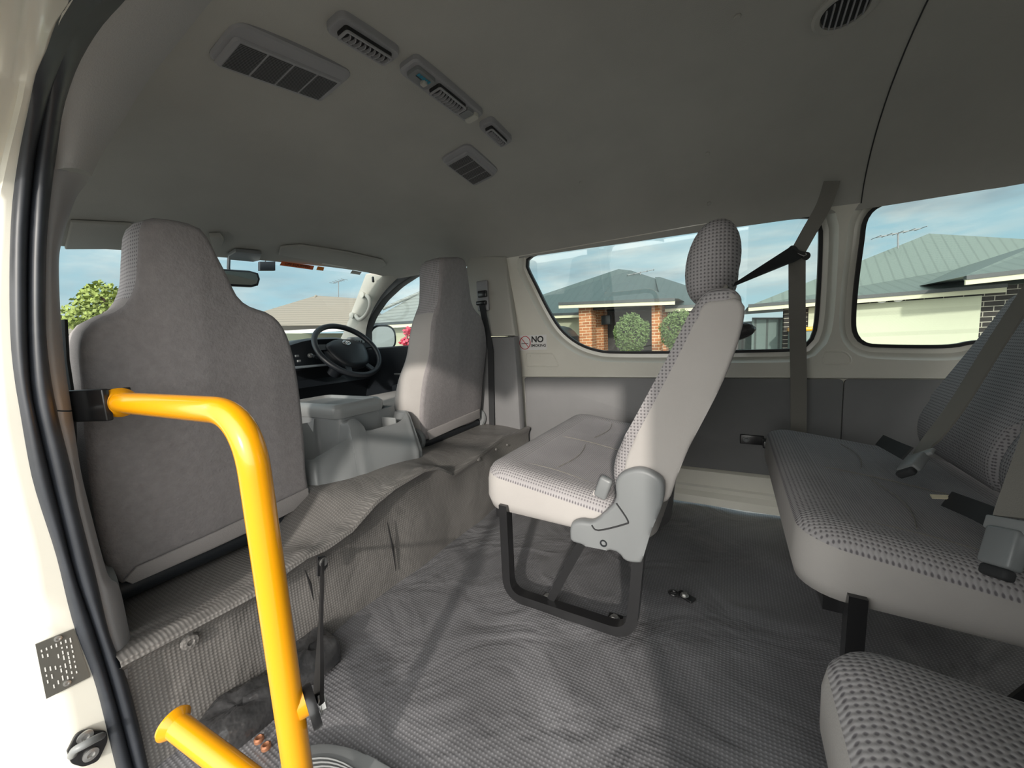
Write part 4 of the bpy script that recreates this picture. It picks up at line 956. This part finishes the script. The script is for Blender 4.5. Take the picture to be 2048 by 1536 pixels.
belt('grey seat belt running down the far backrest of the rear bench into its buckle', [P(2075, 560, 'y', 1.28), P(1990, 690, 'y', 1.27), P(1915, 810, 'y', 1.25), P(1862, 880, 'y', 1.22), P(1843, 905, 'y', 1.18)], 0.045, bn, [P(1760, 880, 'y', 1.5), P(1790, 895, 'y', 1.35), P(1815, 907, 'y', 1.2)])
belt('grey seat belt and large buckle cut off by the right edge of the photo', [P(2110, 780, 'y', 0.80), P(2070, 900, 'y', 0.80), P(2035, 1000, 'y', 0.79), P(2025, 1035, 'y', 0.78)], 0.045, bn, [P(1895, 998, 'y', 1.08), P(1950, 1020, 'y', 0.98), P(1995, 1040, 'y', 0.86)])
q = nb(); A, B2 = P(1862, 993, 'y', 1.08), P(1910, 995, 'y', 1.08); bar(q, [A, B2], 0.010, 0.003, (-0.5, -0.3, 0.8)); settle(tag(obj('belt_label', q, m_tag), 'small cream label on the lap belt between the rear bench buckles', 'label'))
# ------------------------------------------------------------------ shoulder belt by the middle pillar
t = thing('shoulder_belt', 'long grey shoulder belt hanging from the roof slot through a steel loop', 'seat belt', P(1595, 850, 'y', 1.72))
S0 = P(1664, 362, 'y', 1.68); G = P(1596, 503, 'y', 1.69)
q = nb(); ribbon(q, catmull([S0, P(1648, 410, 'y', 1.69), P(1620, 460, 'y', 1.69), G], 6), 0.044, (0, -1, 0.1)); obj('upper_webbing', q, m_webs, t)
q = nb(); ribbon(q, [P(1594, 510, 'y', 1.70), P(1594, 600, 'y', 1.71), P(1597, 750, 'y', 1.73), P(1597, 905, 'y', 1.74)], 0.049, (0, -1, 0)); obj('hanging_webbing', q, m_webs, t)
q = nb()
a0, a1, c0, c1 = P(1583, 492, 'y', 1.68), P(1590, 523, 'y', 1.68), P(1462, 570, 'y', 1.42), P(1462, 575, 'y', 1.42)
prism(q, [a0, P(1610, 512, 'y', 1.68), a1, c1, c0], (0.0, 0.003, 0.0)); lab(obj('stretched_webbing', q, m_webd, t, 0), 'taut dark strap reaching the front bench headrest')
q = nb(); L = [P(u, v, 'y', 1.675) for u, v in ((1575, 499), (1583, 491), (1592, 493), (1598, 500), (1608, 503), (1619, 505), (1621, 513), (1614, 520), (1606, 518), (1600, 513), (1588, 510), (1577, 507))]
prism(q, catmull(L, 3, True), (0, 0.006, 0)); gl_ = obj('guide_loop', q, m_black, t)
q = nb(); tube(q, [P(u, v, 'y', 1.672) for u, v in ((1581, 501), (1583, 498), (1585, 500))], 0.0016, 6); tube(q, [P(u, v, 'y', 1.672) for u, v in ((1590, 505), (1608, 512), (1613, 509), (1611, 506))], 0.0016, 6); obj('loop_edge', q, m_zinc, gl_)
# ------------------------------------------------------------------ jump seat at the near right
t = thing('jump_seat', 'near corner seat cushion with dotted cloth at the bottom right', 'seat', (0.35, 0.36, 0.0))
b = nb()
def jr(ins, z, k=0.10): return [Vector((a, c, z-k*(a-0.1)+0.02*math.sin((c-0.1)*5))) for a, c in rrect(0.098+ins, 0.56-ins, 0.12+ins, 0.585-ins, max(0.07-ins*0.3, 0.01), 8)]
rings = [jr(0.03, 0.26, 0.0), jr(0.0, 0.28, 0.0), jr(0.0, 0.33, 0.05), jr(0.004, 0.355), jr(0.012, 0.370), jr(0.03, 0.381), jr(0.06, 0.386), jr(0.12, 0.388), jr(0.2, 0.388)]
V = grid(b, rings, 0, True); b.faces.new(V[0]); b.faces.ensure_lookup_table(); n_ = len(rings[0])
for i in range(len(rings)-1):
    for j in range(n_): b.faces[i*n_+j].material_index = 0 if i < 3 else 1
f = b.faces.new(V[-1]); f.material_index = 1; obj('seat_cushion', b, [m_plain, m_meshXY], t, 60)
b = nb(); prism(b, [(0.53, 0.12, 0.38), (0.60, 0.12, 0.36), (0.80, 0.12, 0.84), (0.73, 0.12, 0.86)], (0, 0.46, 0), 0.03, 4); obj('backrest', b, m_meshYZ, t)
for yy in (0.16, 0.53):
    b = nb(); bar(b, roundpath([Vector((0.16, yy, 0.27)), Vector((0.19, yy, 0.018)), Vector((0.52, yy, 0.018)), Vector((0.55, yy, 0.27))], 0.05, 6), 0.026, 0.03, (0, 1, 0)); obj('leg_frame', b, m_black, t)
# ------------------------------------------------------------------ yellow handrail
RH = 0.019
t = thing('handrail', 'yellow tubular entry handrail bolted beside the door step', 'handrail', (-0.55, 0.25, 0.0))
q = nb(); hp_ = [P(240, 805, 'x', -0.975), P(455, 816, 'y', 0.25), None, P(515, 930, 'y', 0.25), P(583, 1400, 'y', 0.25), None]
top_c = Vector((-0.545, 0.25, hp_[1].z)); 
print('RAIL', hp_)
pth = roundpath([hp_[0], Vector((-0.548, 0.25, 0.702)), Vector((-0.542, 0.25, 0.03))], 0.085, 12)
tube(q, pth, RH, 24); obj('rail', q, m_yel, t, 60)
q = nb(); e0 = P(348, 1447, 'x', -0.83); e1 = Vector((-0.545, 0.25, 0.075)); print('LOWRAIL', e0)
tube(q, [e0, e1], RH, 24); lab(obj('lower_rail', q, m_yel, t, 60), 'lower slanting yellow rail')
for c_, d_ in ((hp_[0], Vector((1, 0.02, 0))), (e0, (e1-e0).normalized())):
    q = nb(); R = basis(d_, (0, 0, 1)); lathe(q, [(0.026, -0.004), (0.027, 0.0), (0.024, 0.004), (0.019, 0.010)], c_, R=R, seg=28); obj('end_flange', q, m_yel, t, 50)
q = nb(); a_ = hp_[0]; box(q, (P(188, 810, 'x', -1.0)+Vector((0, -0.004, 0))), (0.075, 0.012, 0.058), 0.003, rot=Matrix.Rotation(math.radians(22), 3, 'Z')); box(q, a_+Vector((-0.010, 0.0, 0)), (0.006, 0.040, 0.052), 0.002); obj('bracket', q, m_black, t)
# clamp and brace
q = nb(); cc_ = P(624, 1412, 'y', 0.275); print('CLAMP', cc_)
R = basis(Vector((0.35, 0.9, 0.1)), (0, 0, 1)); lathe(q, [(0.030, -0.006), (0.031, 0.0), (0.030, 0.006)], cc_, R=R, seg=26); obj('clamp_disc', q, m_black, t)
q = nb(); lathe(q, [(0.024, -0.006), (0.024, 0.006)], cc_+Vector((-0.012, -0.010, 0.012)), R=R, seg=26); obj('clamp_washer', q, m_yel, t)
q = nb(); bt = P(633, 1118, 'x', -0.94); bt2 = Vector((bt.x+0.012, bt.y, bt.z)); mid = bt2.lerp(cc_, 0.62)
dd = (cc_-bt2)
rings = []
for s, wd in ((0.0, 0.018), (0.62, 0.018), (0.74, 0.030), (0.9, 0.045), (1.0, 0.048)):
    p = bt2+dd*s+Vector((0, 0.010, 0)); sd = Vector((0.75, -0.25, 0.35)).normalized(); nn_ = Vector((0.2, 0.95, 0.1)).normalized()
    rings.append([p+sd*wd/2*a+nn_*0.003*c for a, c in ((-1, -1), (1, -1), (1, 1), (-1, 1))])
loft(q, rings); lab(obj('brace', q, m_black, t), 'black flat steel brace')
q = nb(); prism(q, [P(u, v, 'x', -0.925) for u, v in ((633, 1113), (648, 1111), (655, 1118), (654, 1132), (640, 1152), (633, 1152))], (0.004, 0, 0), 0.001, 1); obj('brace_tab', q, m_black, t)
bolt('bolt', P(647, 1124, 'x', -0.92), (1, 0, 0), t, 0.008)
bolt('bolt', cc_+Vector((0.004, 0.0, -0.004))+Vector((0.10, -0.6, 0)).normalized()*0.0+Vector((0.35, 0.9, 0.1)).normalized()*(0.008), Vector((0.5, 0.85, 0.1)), t, 0.009)
# ------------------------------------------------------------------ things on the floor
def lump(px, z0, h, name, label):
    pts = [P(u, v, 'z', z0) for u, v in px]; b = nb()
    L = resample(catmull(pts, 3, True), 40, True); c = sum(L, Vector())/len(L)
    rings = [[c+(p-c)*s+Vector((0, 0, z+0.014*noise.noise(Vector((p.x*22, p.y*22, s*3)))*(1 if z > 0.01 else 0))) for p in L] for s, z in ((1.0, 0.0), (1.02, h*0.4), (0.98, h*0.8), (0.88, h), (0.5, h*1.08), (0.1, h*1.05))]
    loft(b, rings); return settle(tag(obj(name, b, m_sheet, None, 60), label, 'cover', 'black vinyl covers along the step'))
lump([(560, 1345), (600, 1305), (648, 1280), (672, 1296), (682, 1316), (655, 1345), (600, 1385), (572, 1400)], 0.0, 0.045, 'vinyl_cover', 'flat black vinyl cover on the floor right of the yellow post')
lump([(395, 1478), (450, 1425), (520, 1385), (555, 1372), (572, 1395), (555, 1430), (500, 1480), (445, 1520), (400, 1540)], 0.0, 0.045, 'vinyl_cover', 'crumpled black vinyl cover on the floor left of the yellow post')
for (u, v, ww) in ((518, 1478, 'further'), (532, 1492, 'nearer')):
    q = nb(); c_ = P(u, v, 'z', 0.004); lathe(q, [(0.009, -0.004), (0.009, 0.002), (0.006, 0.004), (0.003, 0.002)], c_, seg=16); settle(tag(obj('rivet', q, m_copper), ww+' of two copper-coloured rivets in the vinyl floor above the lower yellow rail', 'rivet', 'copper rivets by the step'))
t = thing('floor_anchor', 'rusty seat anchor with a single zinc bolt on the open floor', 'anchor', P(1365, 1192, 'z', 0.0))
q = nb(); c_ = P(1372, 1193, 'z', 0.004); box(q, c_, (0.05, 0.026, 0.008), 0.003, rot=Matrix.Rotation(-0.5, 3, 'Z')); obj('anchor_plate', q, m_black, t)
q = nb(); tube(q, [P(1347, 1186, 'z', 0.008)+Vector((0.012*math.cos(a), 0.010*math.sin(a), 0.0)) for a in [2*math.pi*k/16 for k in range(17)]], 0.0035, 8); obj('anchor_loop', q, m_black, t)
bolt('bolt', P(1369, 1191, 'z', 0.01), (0, 0, 1), t, 0.008)
# ribbed entry tread
t = thing('entry_tread', 'grey ribbed entry tread at the bottom edge below the yellow post', 'tread', (-0.42, 0.27, 0.0))
tp = [P(u, v, 'z', 0.006) for u, v in ((560, 1536), (590, 1508), (640, 1492), (700, 1500), (745, 1520), (790, 1545), (840, 1600), (700, 1640), (560, 1620))]
b = nb(); prism(b, catmull(tp, 4, True), (0, 0, 0.006), 0.002, 2); obj('tread_plate', b, m_plas, t)
for k in range(7):
    q = nb(); pts = [P(590+k*3+s*130, 1516+k*7+22*(s-0.4)**2*4+6*k*0.2, 'z', 0.014) for s in [i/8 for i in range(9)]]
    tube(q, pts, 0.0018, 6); obj('tread_rib', q, m_plas2, t)
# ------------------------------------------------------------------ no smoking sticker on the right wall
def wst(u, v, d): q = W(u, v); n = Vector((0, 1, KT)).normalized(); return q-n*d
t = thing('no_smoking_sticker', 'white NO SMOKING sticker with red circle beside the front window', 'sticker', wst(1065, 698, 0.002))
q = nb(); prism(q, [wst(u, v, 0.0015) for u, v in ((1037, 671), (1093, 669), (1094, 699), (1038, 701))], (0, -0.0008, 0)); obj('backing', q, m_paper, t, 0)
sc_ = (wst(1060, 685, 0)-wst(1050, 685, 0)).length/10
c_ = wst(1050.5, 685.5, 0.0032)
ud = (wst(1060, 685.3, 0)-wst(1040, 685.7, 0)).normalized(); vd = (wst(1050, 675, 0)-wst(1050, 695, 0)).normalized()
q = nb(); tube(q, [c_+ud*10.5*sc_*math.cos(a)+vd*11.5*sc_*math.sin(a) for a in [2*math.pi*k/32 for k in range(33)]], 0.0019, 6); tube(q, [c_+ud*-7*sc_+vd*8*sc_, c_+ud*7*sc_-vd*8*sc_], 0.0017, 6); obj('red_circle', q, m_red, t)
q = nb(); bar(q, [c_+ud*-7*sc_-vd*1.5*sc_, c_+ud*6*sc_-vd*1.5*sc_], 0.0008, 0.0035, vd); obj('cigarette', q, m_ink, t)
q = nb(); text(q, 'NO', 15*sc_, lambda x, y, z: wst(1075.0, 679.0, 0.0028)+ud*x+vd*y, 0.0, bold=0.03); text(q, 'SMOKING', 6.6*sc_, lambda x, y, z: wst(1077, 691, 0.0028)+ud*x+vd*y, 0.0, bold=0.025); obj('lettering', q, m_ink, t, 0)
# ------------------------------------------------------------------ outside: ground and houses
m_asph = M('driveway_concrete', (0.30, 0.29, 0.27), 0.9, var=0.15, vscale=0.8); m_lawn = M('lawn_grass', (0.10, 0.14, 0.05), 0.95, var=0.3, vscale=3)
b = nb(); quad(b, [(-60, -30, -0.66), (60, -30, -0.66), (60, 80, -0.66), (-60, 80, -0.66)]); o = struct('floor_ground', b, m_asph); o.name = 'ground'
m_roofg = rib_mat('grey_steel_roof', s2l((104, 116, 110)), 'X', 0.26, 0.15, 0.84); m_roofg2 = rib_mat('dark_steel_roof', s2l((70, 84, 84)), 'X', 0.26, 0.1, 0.88)
m_tile = rib_mat('brown_roof_tiles', s2l((150, 140, 126)), 'Z', 0.11, 0.3, 0.62); m_tileg = rib_mat('grey_roof_tiles', s2l((116, 122, 118)), 'Z', 0.11, 0.3, 0.6)
m_brick = brick_mat('orange_brick', (0.42, 0.17, 0.07), (0.30, 0.11, 0.045), (0.55, 0.45, 0.30)); m_brickd = brick_mat('black_brick', (0.020, 0.018, 0.018), (0.032, 0.028, 0.026), (0.38, 0.36, 0.30), 1.3)
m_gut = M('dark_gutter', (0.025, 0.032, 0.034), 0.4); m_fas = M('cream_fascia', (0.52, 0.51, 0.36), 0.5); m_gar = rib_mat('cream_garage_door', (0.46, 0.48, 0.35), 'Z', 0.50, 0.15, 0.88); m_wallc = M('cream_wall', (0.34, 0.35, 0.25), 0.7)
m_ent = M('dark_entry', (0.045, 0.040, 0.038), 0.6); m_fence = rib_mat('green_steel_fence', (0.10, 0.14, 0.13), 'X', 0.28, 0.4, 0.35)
m_leaf = M('hedge_leaf', (0.10, 0.15, 0.05), 0.7, var=0.4, vscale=9); m_leaf2 = M('tree_leaf', (0.22, 0.27, 0.06), 0.7, var=0.4, vscale=6); m_bark = M('bark', (0.10, 0.07, 0.05), 0.9); m_flower = M('red_flower', (0.50, 0.05, 0.09), 0.6)
GZ = -0.66
def tri_roof(bm, c):  # c: list of corner points fl, fr, br, bl and ridge a, b
    fl, fr, br, bl, a, b_ = [bm.verts.new(Vector(p)) for p in c]
    for f in ((fl, fr, b_, a), (fr, br, b_), (br, bl, a, b_), (bl, fl, a), (fl, bl, br, fr)):
        try: bm.faces.new(f)
        except Exception: pass
def gutter(name, A, B2, par, z=0.0):
    q = nb(); bar(q, [A, B2], 0.12, 0.08, (0, 0, 1)); obj('gutter', q, m_gut, par)
    q = nb(); dv = Vector((0, -0.01, -0.085)); bar(q, [A+dv, B2+dv], 0.05, 0.10, (0, 0, 1)); obj('fascia', q, m_fas, par)
def wallbox(name, u0, u1, vt, y, par, mat, th=0.3, vb=None):
    A, B2 = P(u0, vt, 'y', y), P(u1, vt, 'y', y); q = nb(); zt = (A.z+B2.z)/2
    z0 = GZ if vb is None else P((u0+u1)/2, vb, 'y', y).z
    box(q, ((A.x+B2.x)/2, y+th/2, (zt+z0)/2), (abs(B2.x-A.x), th, zt-z0)); return obj(name, q, mat, par)
# house one, seen through the long window
h = thing('brick_house', 'single-storey house with orange brick piers and dark steel roof', 'house', (-5, 13, GZ))
ZE = 1.62
def E_(u, v, y): return P(u, v, 'y', y)
fl, fr = E_(955, 633, 13.0), E_(1478, 612, 13.0); pk, pk2 = E_(1237, 538, 16.5), E_(1262, 541, 16.5)
q = nb(); tri_roof(q, [fl, fr, fr+Vector((0, 8, 0)), fl+Vector((0, 8, 0)), pk, pk2]); obj('main_roof', q, m_roofg2, h, 0)
fl, fr = E_(1118, 606, 11.0), E_(1357, 597, 11.3); pk, pk2 = E_(1250, 563, 13.0), E_(1250, 560, 15.0)
q = nb(); tri_roof(q, [fl, fr, fr+Vector((0, 4, 0)), fl+Vector((0, 4, 0)), pk, pk+Vector((0.05, 0.5, 0))]); obj('porch_roof', q, m_roofg2, h, 0)
gutter('g', E_(1118, 608, 11.0), E_(1350, 599, 11.2), h); gutter('g', E_(1060, 631, 12.9), E_(1158, 627, 12.9), h); gutter('g', E_(1330, 615, 12.4), E_(1480, 608, 12.6), h)
q = nb(); fl, fr = E_(1325, 612, 12.4), E_(1480, 605, 12.6); tri_roof(q, [fl, fr, fr+Vector((0, 5, 0)), fl+Vector((0, 5, 0)), E_(1310, 554, 15.5), E_(1320, 554, 15.5)]); obj('side_roof', q, m_roofg2, h, 0)
wallbox('garage_wall', 1030, 1160, 632, 13.3, h, m_wallc)
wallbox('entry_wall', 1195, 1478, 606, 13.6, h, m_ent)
wallbox('brick_pier', 1157, 1182, 612, 11.4, h, m_brick, 0.45); wallbox('brick_pier', 1179, 1206, 618, 12.6, h, m_brick, 0.5); wallbox('brick_pier', 1303, 1320, 610, 11.6, h, m_brick, 0.4); wallbox('brick_pier', 1325, 1332, 612, 12.6, h, m_brick, 0.5)
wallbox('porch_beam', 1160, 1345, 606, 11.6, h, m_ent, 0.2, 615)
wallbox('low_wall', 1130, 1150, 672, 11.3, h, m_brick, 0.4)
q = nb(); box(q, E_(1213, 640, 12.5), (0.3, 0.2, 0.3), 0.02); obj('meter_box', q, m_gut, h)
def bush(name, u, v, y, rx, rz, label, mat, n=1400, leaf=0.05, group=None, cat='bush'):
    c = P(u, v, 'y', y); b = nb()
    t = thing(name, label, cat, (c.x, c.y, GZ), group)
    for k in range(n):
        a, ph = random.uniform(0, 2*math.pi), math.acos(random.uniform(-1, 1)); rr = random.uniform(0.75, 1.0)*(1+0.15*noise.noise(Vector((math.cos(a)*2, math.sin(a)*2, ph*2))))
        p = c+Vector((rx*math.sin(ph)*math.cos(a), rx*math.sin(ph)*math.sin(a), rz*math.cos(ph)))*rr
        e1 = Vector((random.gauss(0, 1), random.gauss(0, 1), random.gauss(0, 1))).normalized()*leaf; e2 = e1.orthogonal().normalized()*leaf*0.5
        b.faces.new([b.verts.new(p-e1), b.verts.new(p+e2), b.verts.new(p+e1), b.verts.new(p-e2)])
    obj('foliage', b, mat, t, 0, False)
    b = nb(); tube(b, [Vector((c.x, c.y, GZ)), c], 0.06, 10); obj('trunk', b, m_bark, t)
    return t
bush('round_bush', 1262, 668, 9.6, 0.42, 0.50, 'clipped round bush between the brick piers', m_leaf, 2600, 0.035, 'bushes in front of the brick house')
bush('round_bush', 1358, 662, 9.6, 0.42, 0.48, 'round bush half hidden behind the front bench backrest', m_leaf, 2200, 0.035, 'bushes in front of the brick house')
def antenna(u, v, v2, y, label, wd=0.5):
    t = thing('roof_antenna', label, 'antenna', P(u, v2, 'y', y))
    q = nb(); tube(q, [P(u, v2, 'y', y), P(u, v, 'y', y)], 0.02, 8); obj('mast', q, m_plas, t)
    c = P(u, v+2, 'y', y); q = nb(); tube(q, [c+Vector((-wd, 0, 0.0)), c+Vector((wd, 0, 0.08))], 0.015, 6); obj('boom', q, m_plas, t)
    for k in range(5):
        q = nb(); e = c+Vector((-wd+wd*2*k/4, 0, 0.02*k)); tube(q, [e+Vector((0.05, -0.25, 0)), e+Vector((-0.05, 0.25, 0))], 0.010, 6); obj('element', q, m_plas, t)
antenna(1281, 545, 556, 16.0, 'thin television antenna on the brick house roof'); antenna(1796, 467, 497, 15.0, 'television antenna beside the grey roof ridge', 0.45); antenna(677, 562, 600, 14.0, 'tall thin antenna mast on the tiled roof ahead')
# parked car roof behind the left pier
b = nb(); cpts = [E_(u, v, 9.2) for u, v in ((1060, 668), (1078, 657), (1094, 652), (1108, 656), (1118, 664), (1126, 674), (1126, 700), (1060, 700))]
cpts = cpts[:6]+[Vector((cpts[5].x, 9.2, GZ+0.25)), Vector((cpts[0].x, 9.2, GZ+0.25))]; prism(b, cpts, (0, 1.2, 0), 0.05, 2); t = thing('parked_car', 'dark parked car just visible at the left window corner', 'car', (cpts[0].x+0.5, 9.9, GZ)); obj('car_body', b, m_gut, t)
b = nb(); prism(b, [E_(u, v, 9.17) for u, v in ((1082, 659), (1094, 656), (1105, 659), (1113, 668), (1088, 668))], (0, 0.02, 0)); obj('side_window', b, m_mirror, t)
b = nb(); lathe(b, [(0.3, -0.1), (0.3, 0.1)], Vector((cpts[0].x+0.4, 9.25, GZ+0.3)), ax='y'); obj('wheel', b, m_rub, t)
# house two with the garage
h = thing('garage_house', 'house with cream garage door, black brick and large grey roof', 'house', (3.5, 13, GZ))
fl = E_(1497, 612, 12.0); fr = E_(2250, 550, 12.4)
q = nb(); tri_roof(q, [fl, fr, fr+Vector((0, 9, 0)), fl+Vector((0, 9, 0)), E_(1858, 467, 16.5), E_(2200, 487, 17.5)]); obj('main_roof', q, m_roofg, h, 0)
gutter('g', E_(1497, 612, 12.0), E_(2012, 571, 12.1), h)
q = nb(); fl, fr = E_(1926, 553, 11.0), E_(2300, 512, 11.0); tri_roof(q, [fl, fr, fr+Vector((0, 6, 0)), fl+Vector((0, 6, 0)), E_(2110, 475, 14.0), E_(2140, 475, 14.0)]); obj('wing_roof', q, m_roofg, h, 0)
gutter('g', E_(1930, 556, 11.0), E_(2250, 520, 11.0), h)
wallbox('brick_wall', 1570, 2300, 578, 12.5, h, m_brickd, 0.3)
wallbox('garage_door', 1618, 1963, 604, 12.45, h, m_gar, 0.08)
t2 = E_(1776, 596, 12.4)
b = nb(); 
for s in (-0.14, 0.14): lathe(b, [(0.03, -0.02), (0.10, 0.05), (0.10, 0.06)], t2+Vector((s, -0.12, 0)), ax='y', seg=14, R=basis((0, -1, -0.4)))
box(b, t2, (0.14, 0.08, 0.1), 0.02); lab(obj('floodlight', b, m_paper, h), 'white twin floodlight')
t = thing('side_fence', 'dark green steel side fence between the two houses', 'fence', (1.4, 13, GZ))
wallbox('fence_sheet', 1504, 1566, 637, 12.9, t, m_fence, 0.05); wallbox('fence_sheet', 1420, 1504, 645, 14.0, t, m_fence, 0.05)
q = nb(); A, B2 = E_(1504, 637, 12.88), E_(1566, 637, 12.88); bar(q, [A, B2], 0.06, 0.05, (0, 0, 1)); obj('fence_rail', q, m_gut, t)
t = thing('wheelie_bin', 'dark green bin with yellow lid beside the garage', 'bin', (E_(1600, 680, 12.0).x, 12.1, GZ))
c_ = E_(1600, 661, 12.0); b = nb(); box(b, (c_.x+0.1, 12.1, (c_.z+GZ)/2), (0.62, 0.5, c_.z-GZ), 0.03); obj('bin_body', b, m_fence, t)
b = nb(); box(b, (c_.x+0.1, 12.1, c_.z+0.03), (0.68, 0.58, 0.10), 0.03); obj('bin_lid', b, m_yel, t)
# house three ahead, seen through the windscreen and driver window
h = thing('tiled_house', 'house ahead with pale brown tiled roof above the dashboard', 'house', (-16, 12, GZ))
def XX(u, v, x): return P(u, v, 'x', x)
q = nb()
tri_roof(q, [XX(430, 652, -16), XX(755, 650, -13), XX(755, 650, -13)+Vector((-5, 6, 0)), XX(430, 668, -22), XX(632, 591, -18), XX(730, 598, -16)]); obj('main_roof', q, m_tile, h, 0)
q = nb(); A, B2, Cc = XX(560, 640, -15.5), XX(632, 591, -17.8), XX(630, 620, -16)
tube(q, [XX(545, 650, -15.9), XX(583, 618, -16.8), XX(600, 617, -16.9), XX(606, 610, -17.1), XX(622, 610, -17.1), XX(632, 592, -17.9)], 0.06, 8); obj('hip_cap', q, m_tile, h)
q = nb(); A, B2 = XX(540, 664, -15.8), XX(690, 660, -14); box(q, (A+B2)/2+Vector((0, 0, -1.2)), (0.3, 8, 2.2), rot=Matrix.Rotation(0.3, 3, 'Z')); obj('wall', q, m_wallc, h)
q = nb(); bar(q, [XX(500, 669, -15.9), XX(745, 655, -13.2)], 0.2, 0.14, (0, 0, 1)); obj('fascia', q, m_paper, h)
h = thing('grey_tiled_house', 'house with grey tiled roof seen through the driver window', 'house', (-9, 12, GZ))
q = nb(); fl, fr = E_(725, 650, 8.5), E_(1010, 632, 8.5); tri_roof(q, [fl, fr, fr+Vector((0, 2.6, 0)), fl+Vector((0, 2.6, 0)), E_(860, 574, 9.9), E_(960, 570, 9.9)]); obj('main_roof', q, m_tileg, h, 0)
gutter('g', E_(725, 650, 8.5), E_(1010, 634, 8.5), h)
wallbox('wall', 740, 1010, 650, 8.9, h, m_wallc, 0.3)
for k, (u, v) in enumerate(((822, 662), (812, 690))):
    pass
q = nb(); A, B2 = E_(765, 618, 8.9), E_(852, 580, 9.8); tube(q, [A, B2], 0.05, 8); obj('hip_cap', q, m_tileg, h)
t = thing('flowering_shrub', 'red flowering shrub beside the wing mirror', 'shrub', (P(815, 700, 'y', 6).x, 6, GZ))
b = nb()
for k in range(160):
    c_ = random.choice([P(815, 663, 'y', 6), P(811, 684, 'y', 6), P(818, 692, 'y', 6)])+Vector((random.gauss(0, .05), random.gauss(0, .06), random.gauss(0, .045))); e1 = Vector((random.gauss(0, 1), random.gauss(0, 1), random.gauss(0, 1))).normalized()*0.035; e2 = e1.orthogonal()*0.8
    b.faces.new([b.verts.new(c_-e1), b.verts.new(c_+e2), b.verts.new(c_+e1), b.verts.new(c_-e2)])
obj('blossom', b, m_flower, t, 0, False)
b = nb(); tube(b, [Vector((P(815, 700, 'y', 6).x, 6, GZ)), P(814, 690, 'y', 6), P(816, 660, 'y', 6)], 0.012, 8); obj('stem', b, m_bark, t)
tr = bush('leafy_tree', 222, 640, 0, 1, 1, '', m_leaf2, 4) if False else None
c_ = P(215, 640, 'x', -24); t = thing('leafy_tree', 'yellow-green tree beyond the windscreen left of the near headrest', 'tree', (c_.x, c_.y, GZ))
b = nb()
for k in range(2600):
    d_ = Vector((random.gauss(0, 1), random.gauss(0, 1), random.gauss(0, 1))); d_ = d_.normalized()*random.random()**0.4
    hgt = 1.7 if d_.z > 0 else 0.6; p = c_+Vector((d_.x*1.3, d_.y*1.6*(1-0.55*max(0, d_.z)), d_.z*hgt)); e1 = Vector((random.gauss(0, 1), random.gauss(0, 1), random.gauss(0, 1))).normalized()*0.10; e2 = e1.orthogonal()*0.5
    b.faces.new([b.verts.new(p-e1), b.verts.new(p+e2), b.verts.new(p+e1), b.verts.new(p-e2)])
obj('foliage', b, m_leaf2, t, 0, False); b = nb(); tube(b, [Vector((c_.x, c_.y, GZ)), c_+Vector((0, 0, 1))], 0.12, 8); obj('trunk', b, m_bark, t)
h = thing('distant_house', 'pale roofed house low behind the leafy tree', 'house', (-31, 4, GZ))
q = nb(); tri_roof(q, [XX(100, 668, -28), XX(420, 664, -28), XX(420, 664, -34), XX(100, 668, -34), XX(190, 634, -31), XX(350, 620, -31)]); obj('main_roof', q, m_tile, h, 0)
q = nb(); A, B2 = XX(110, 668, -28.5), XX(410, 665, -28.5); box(q, ((A.x+B2.x)/2-1, (A.y+B2.y)/2, (A.z+GZ)/2), (2, abs(B2.y-A.y), A.z-GZ)); obj('wall', q, m_paper, h)
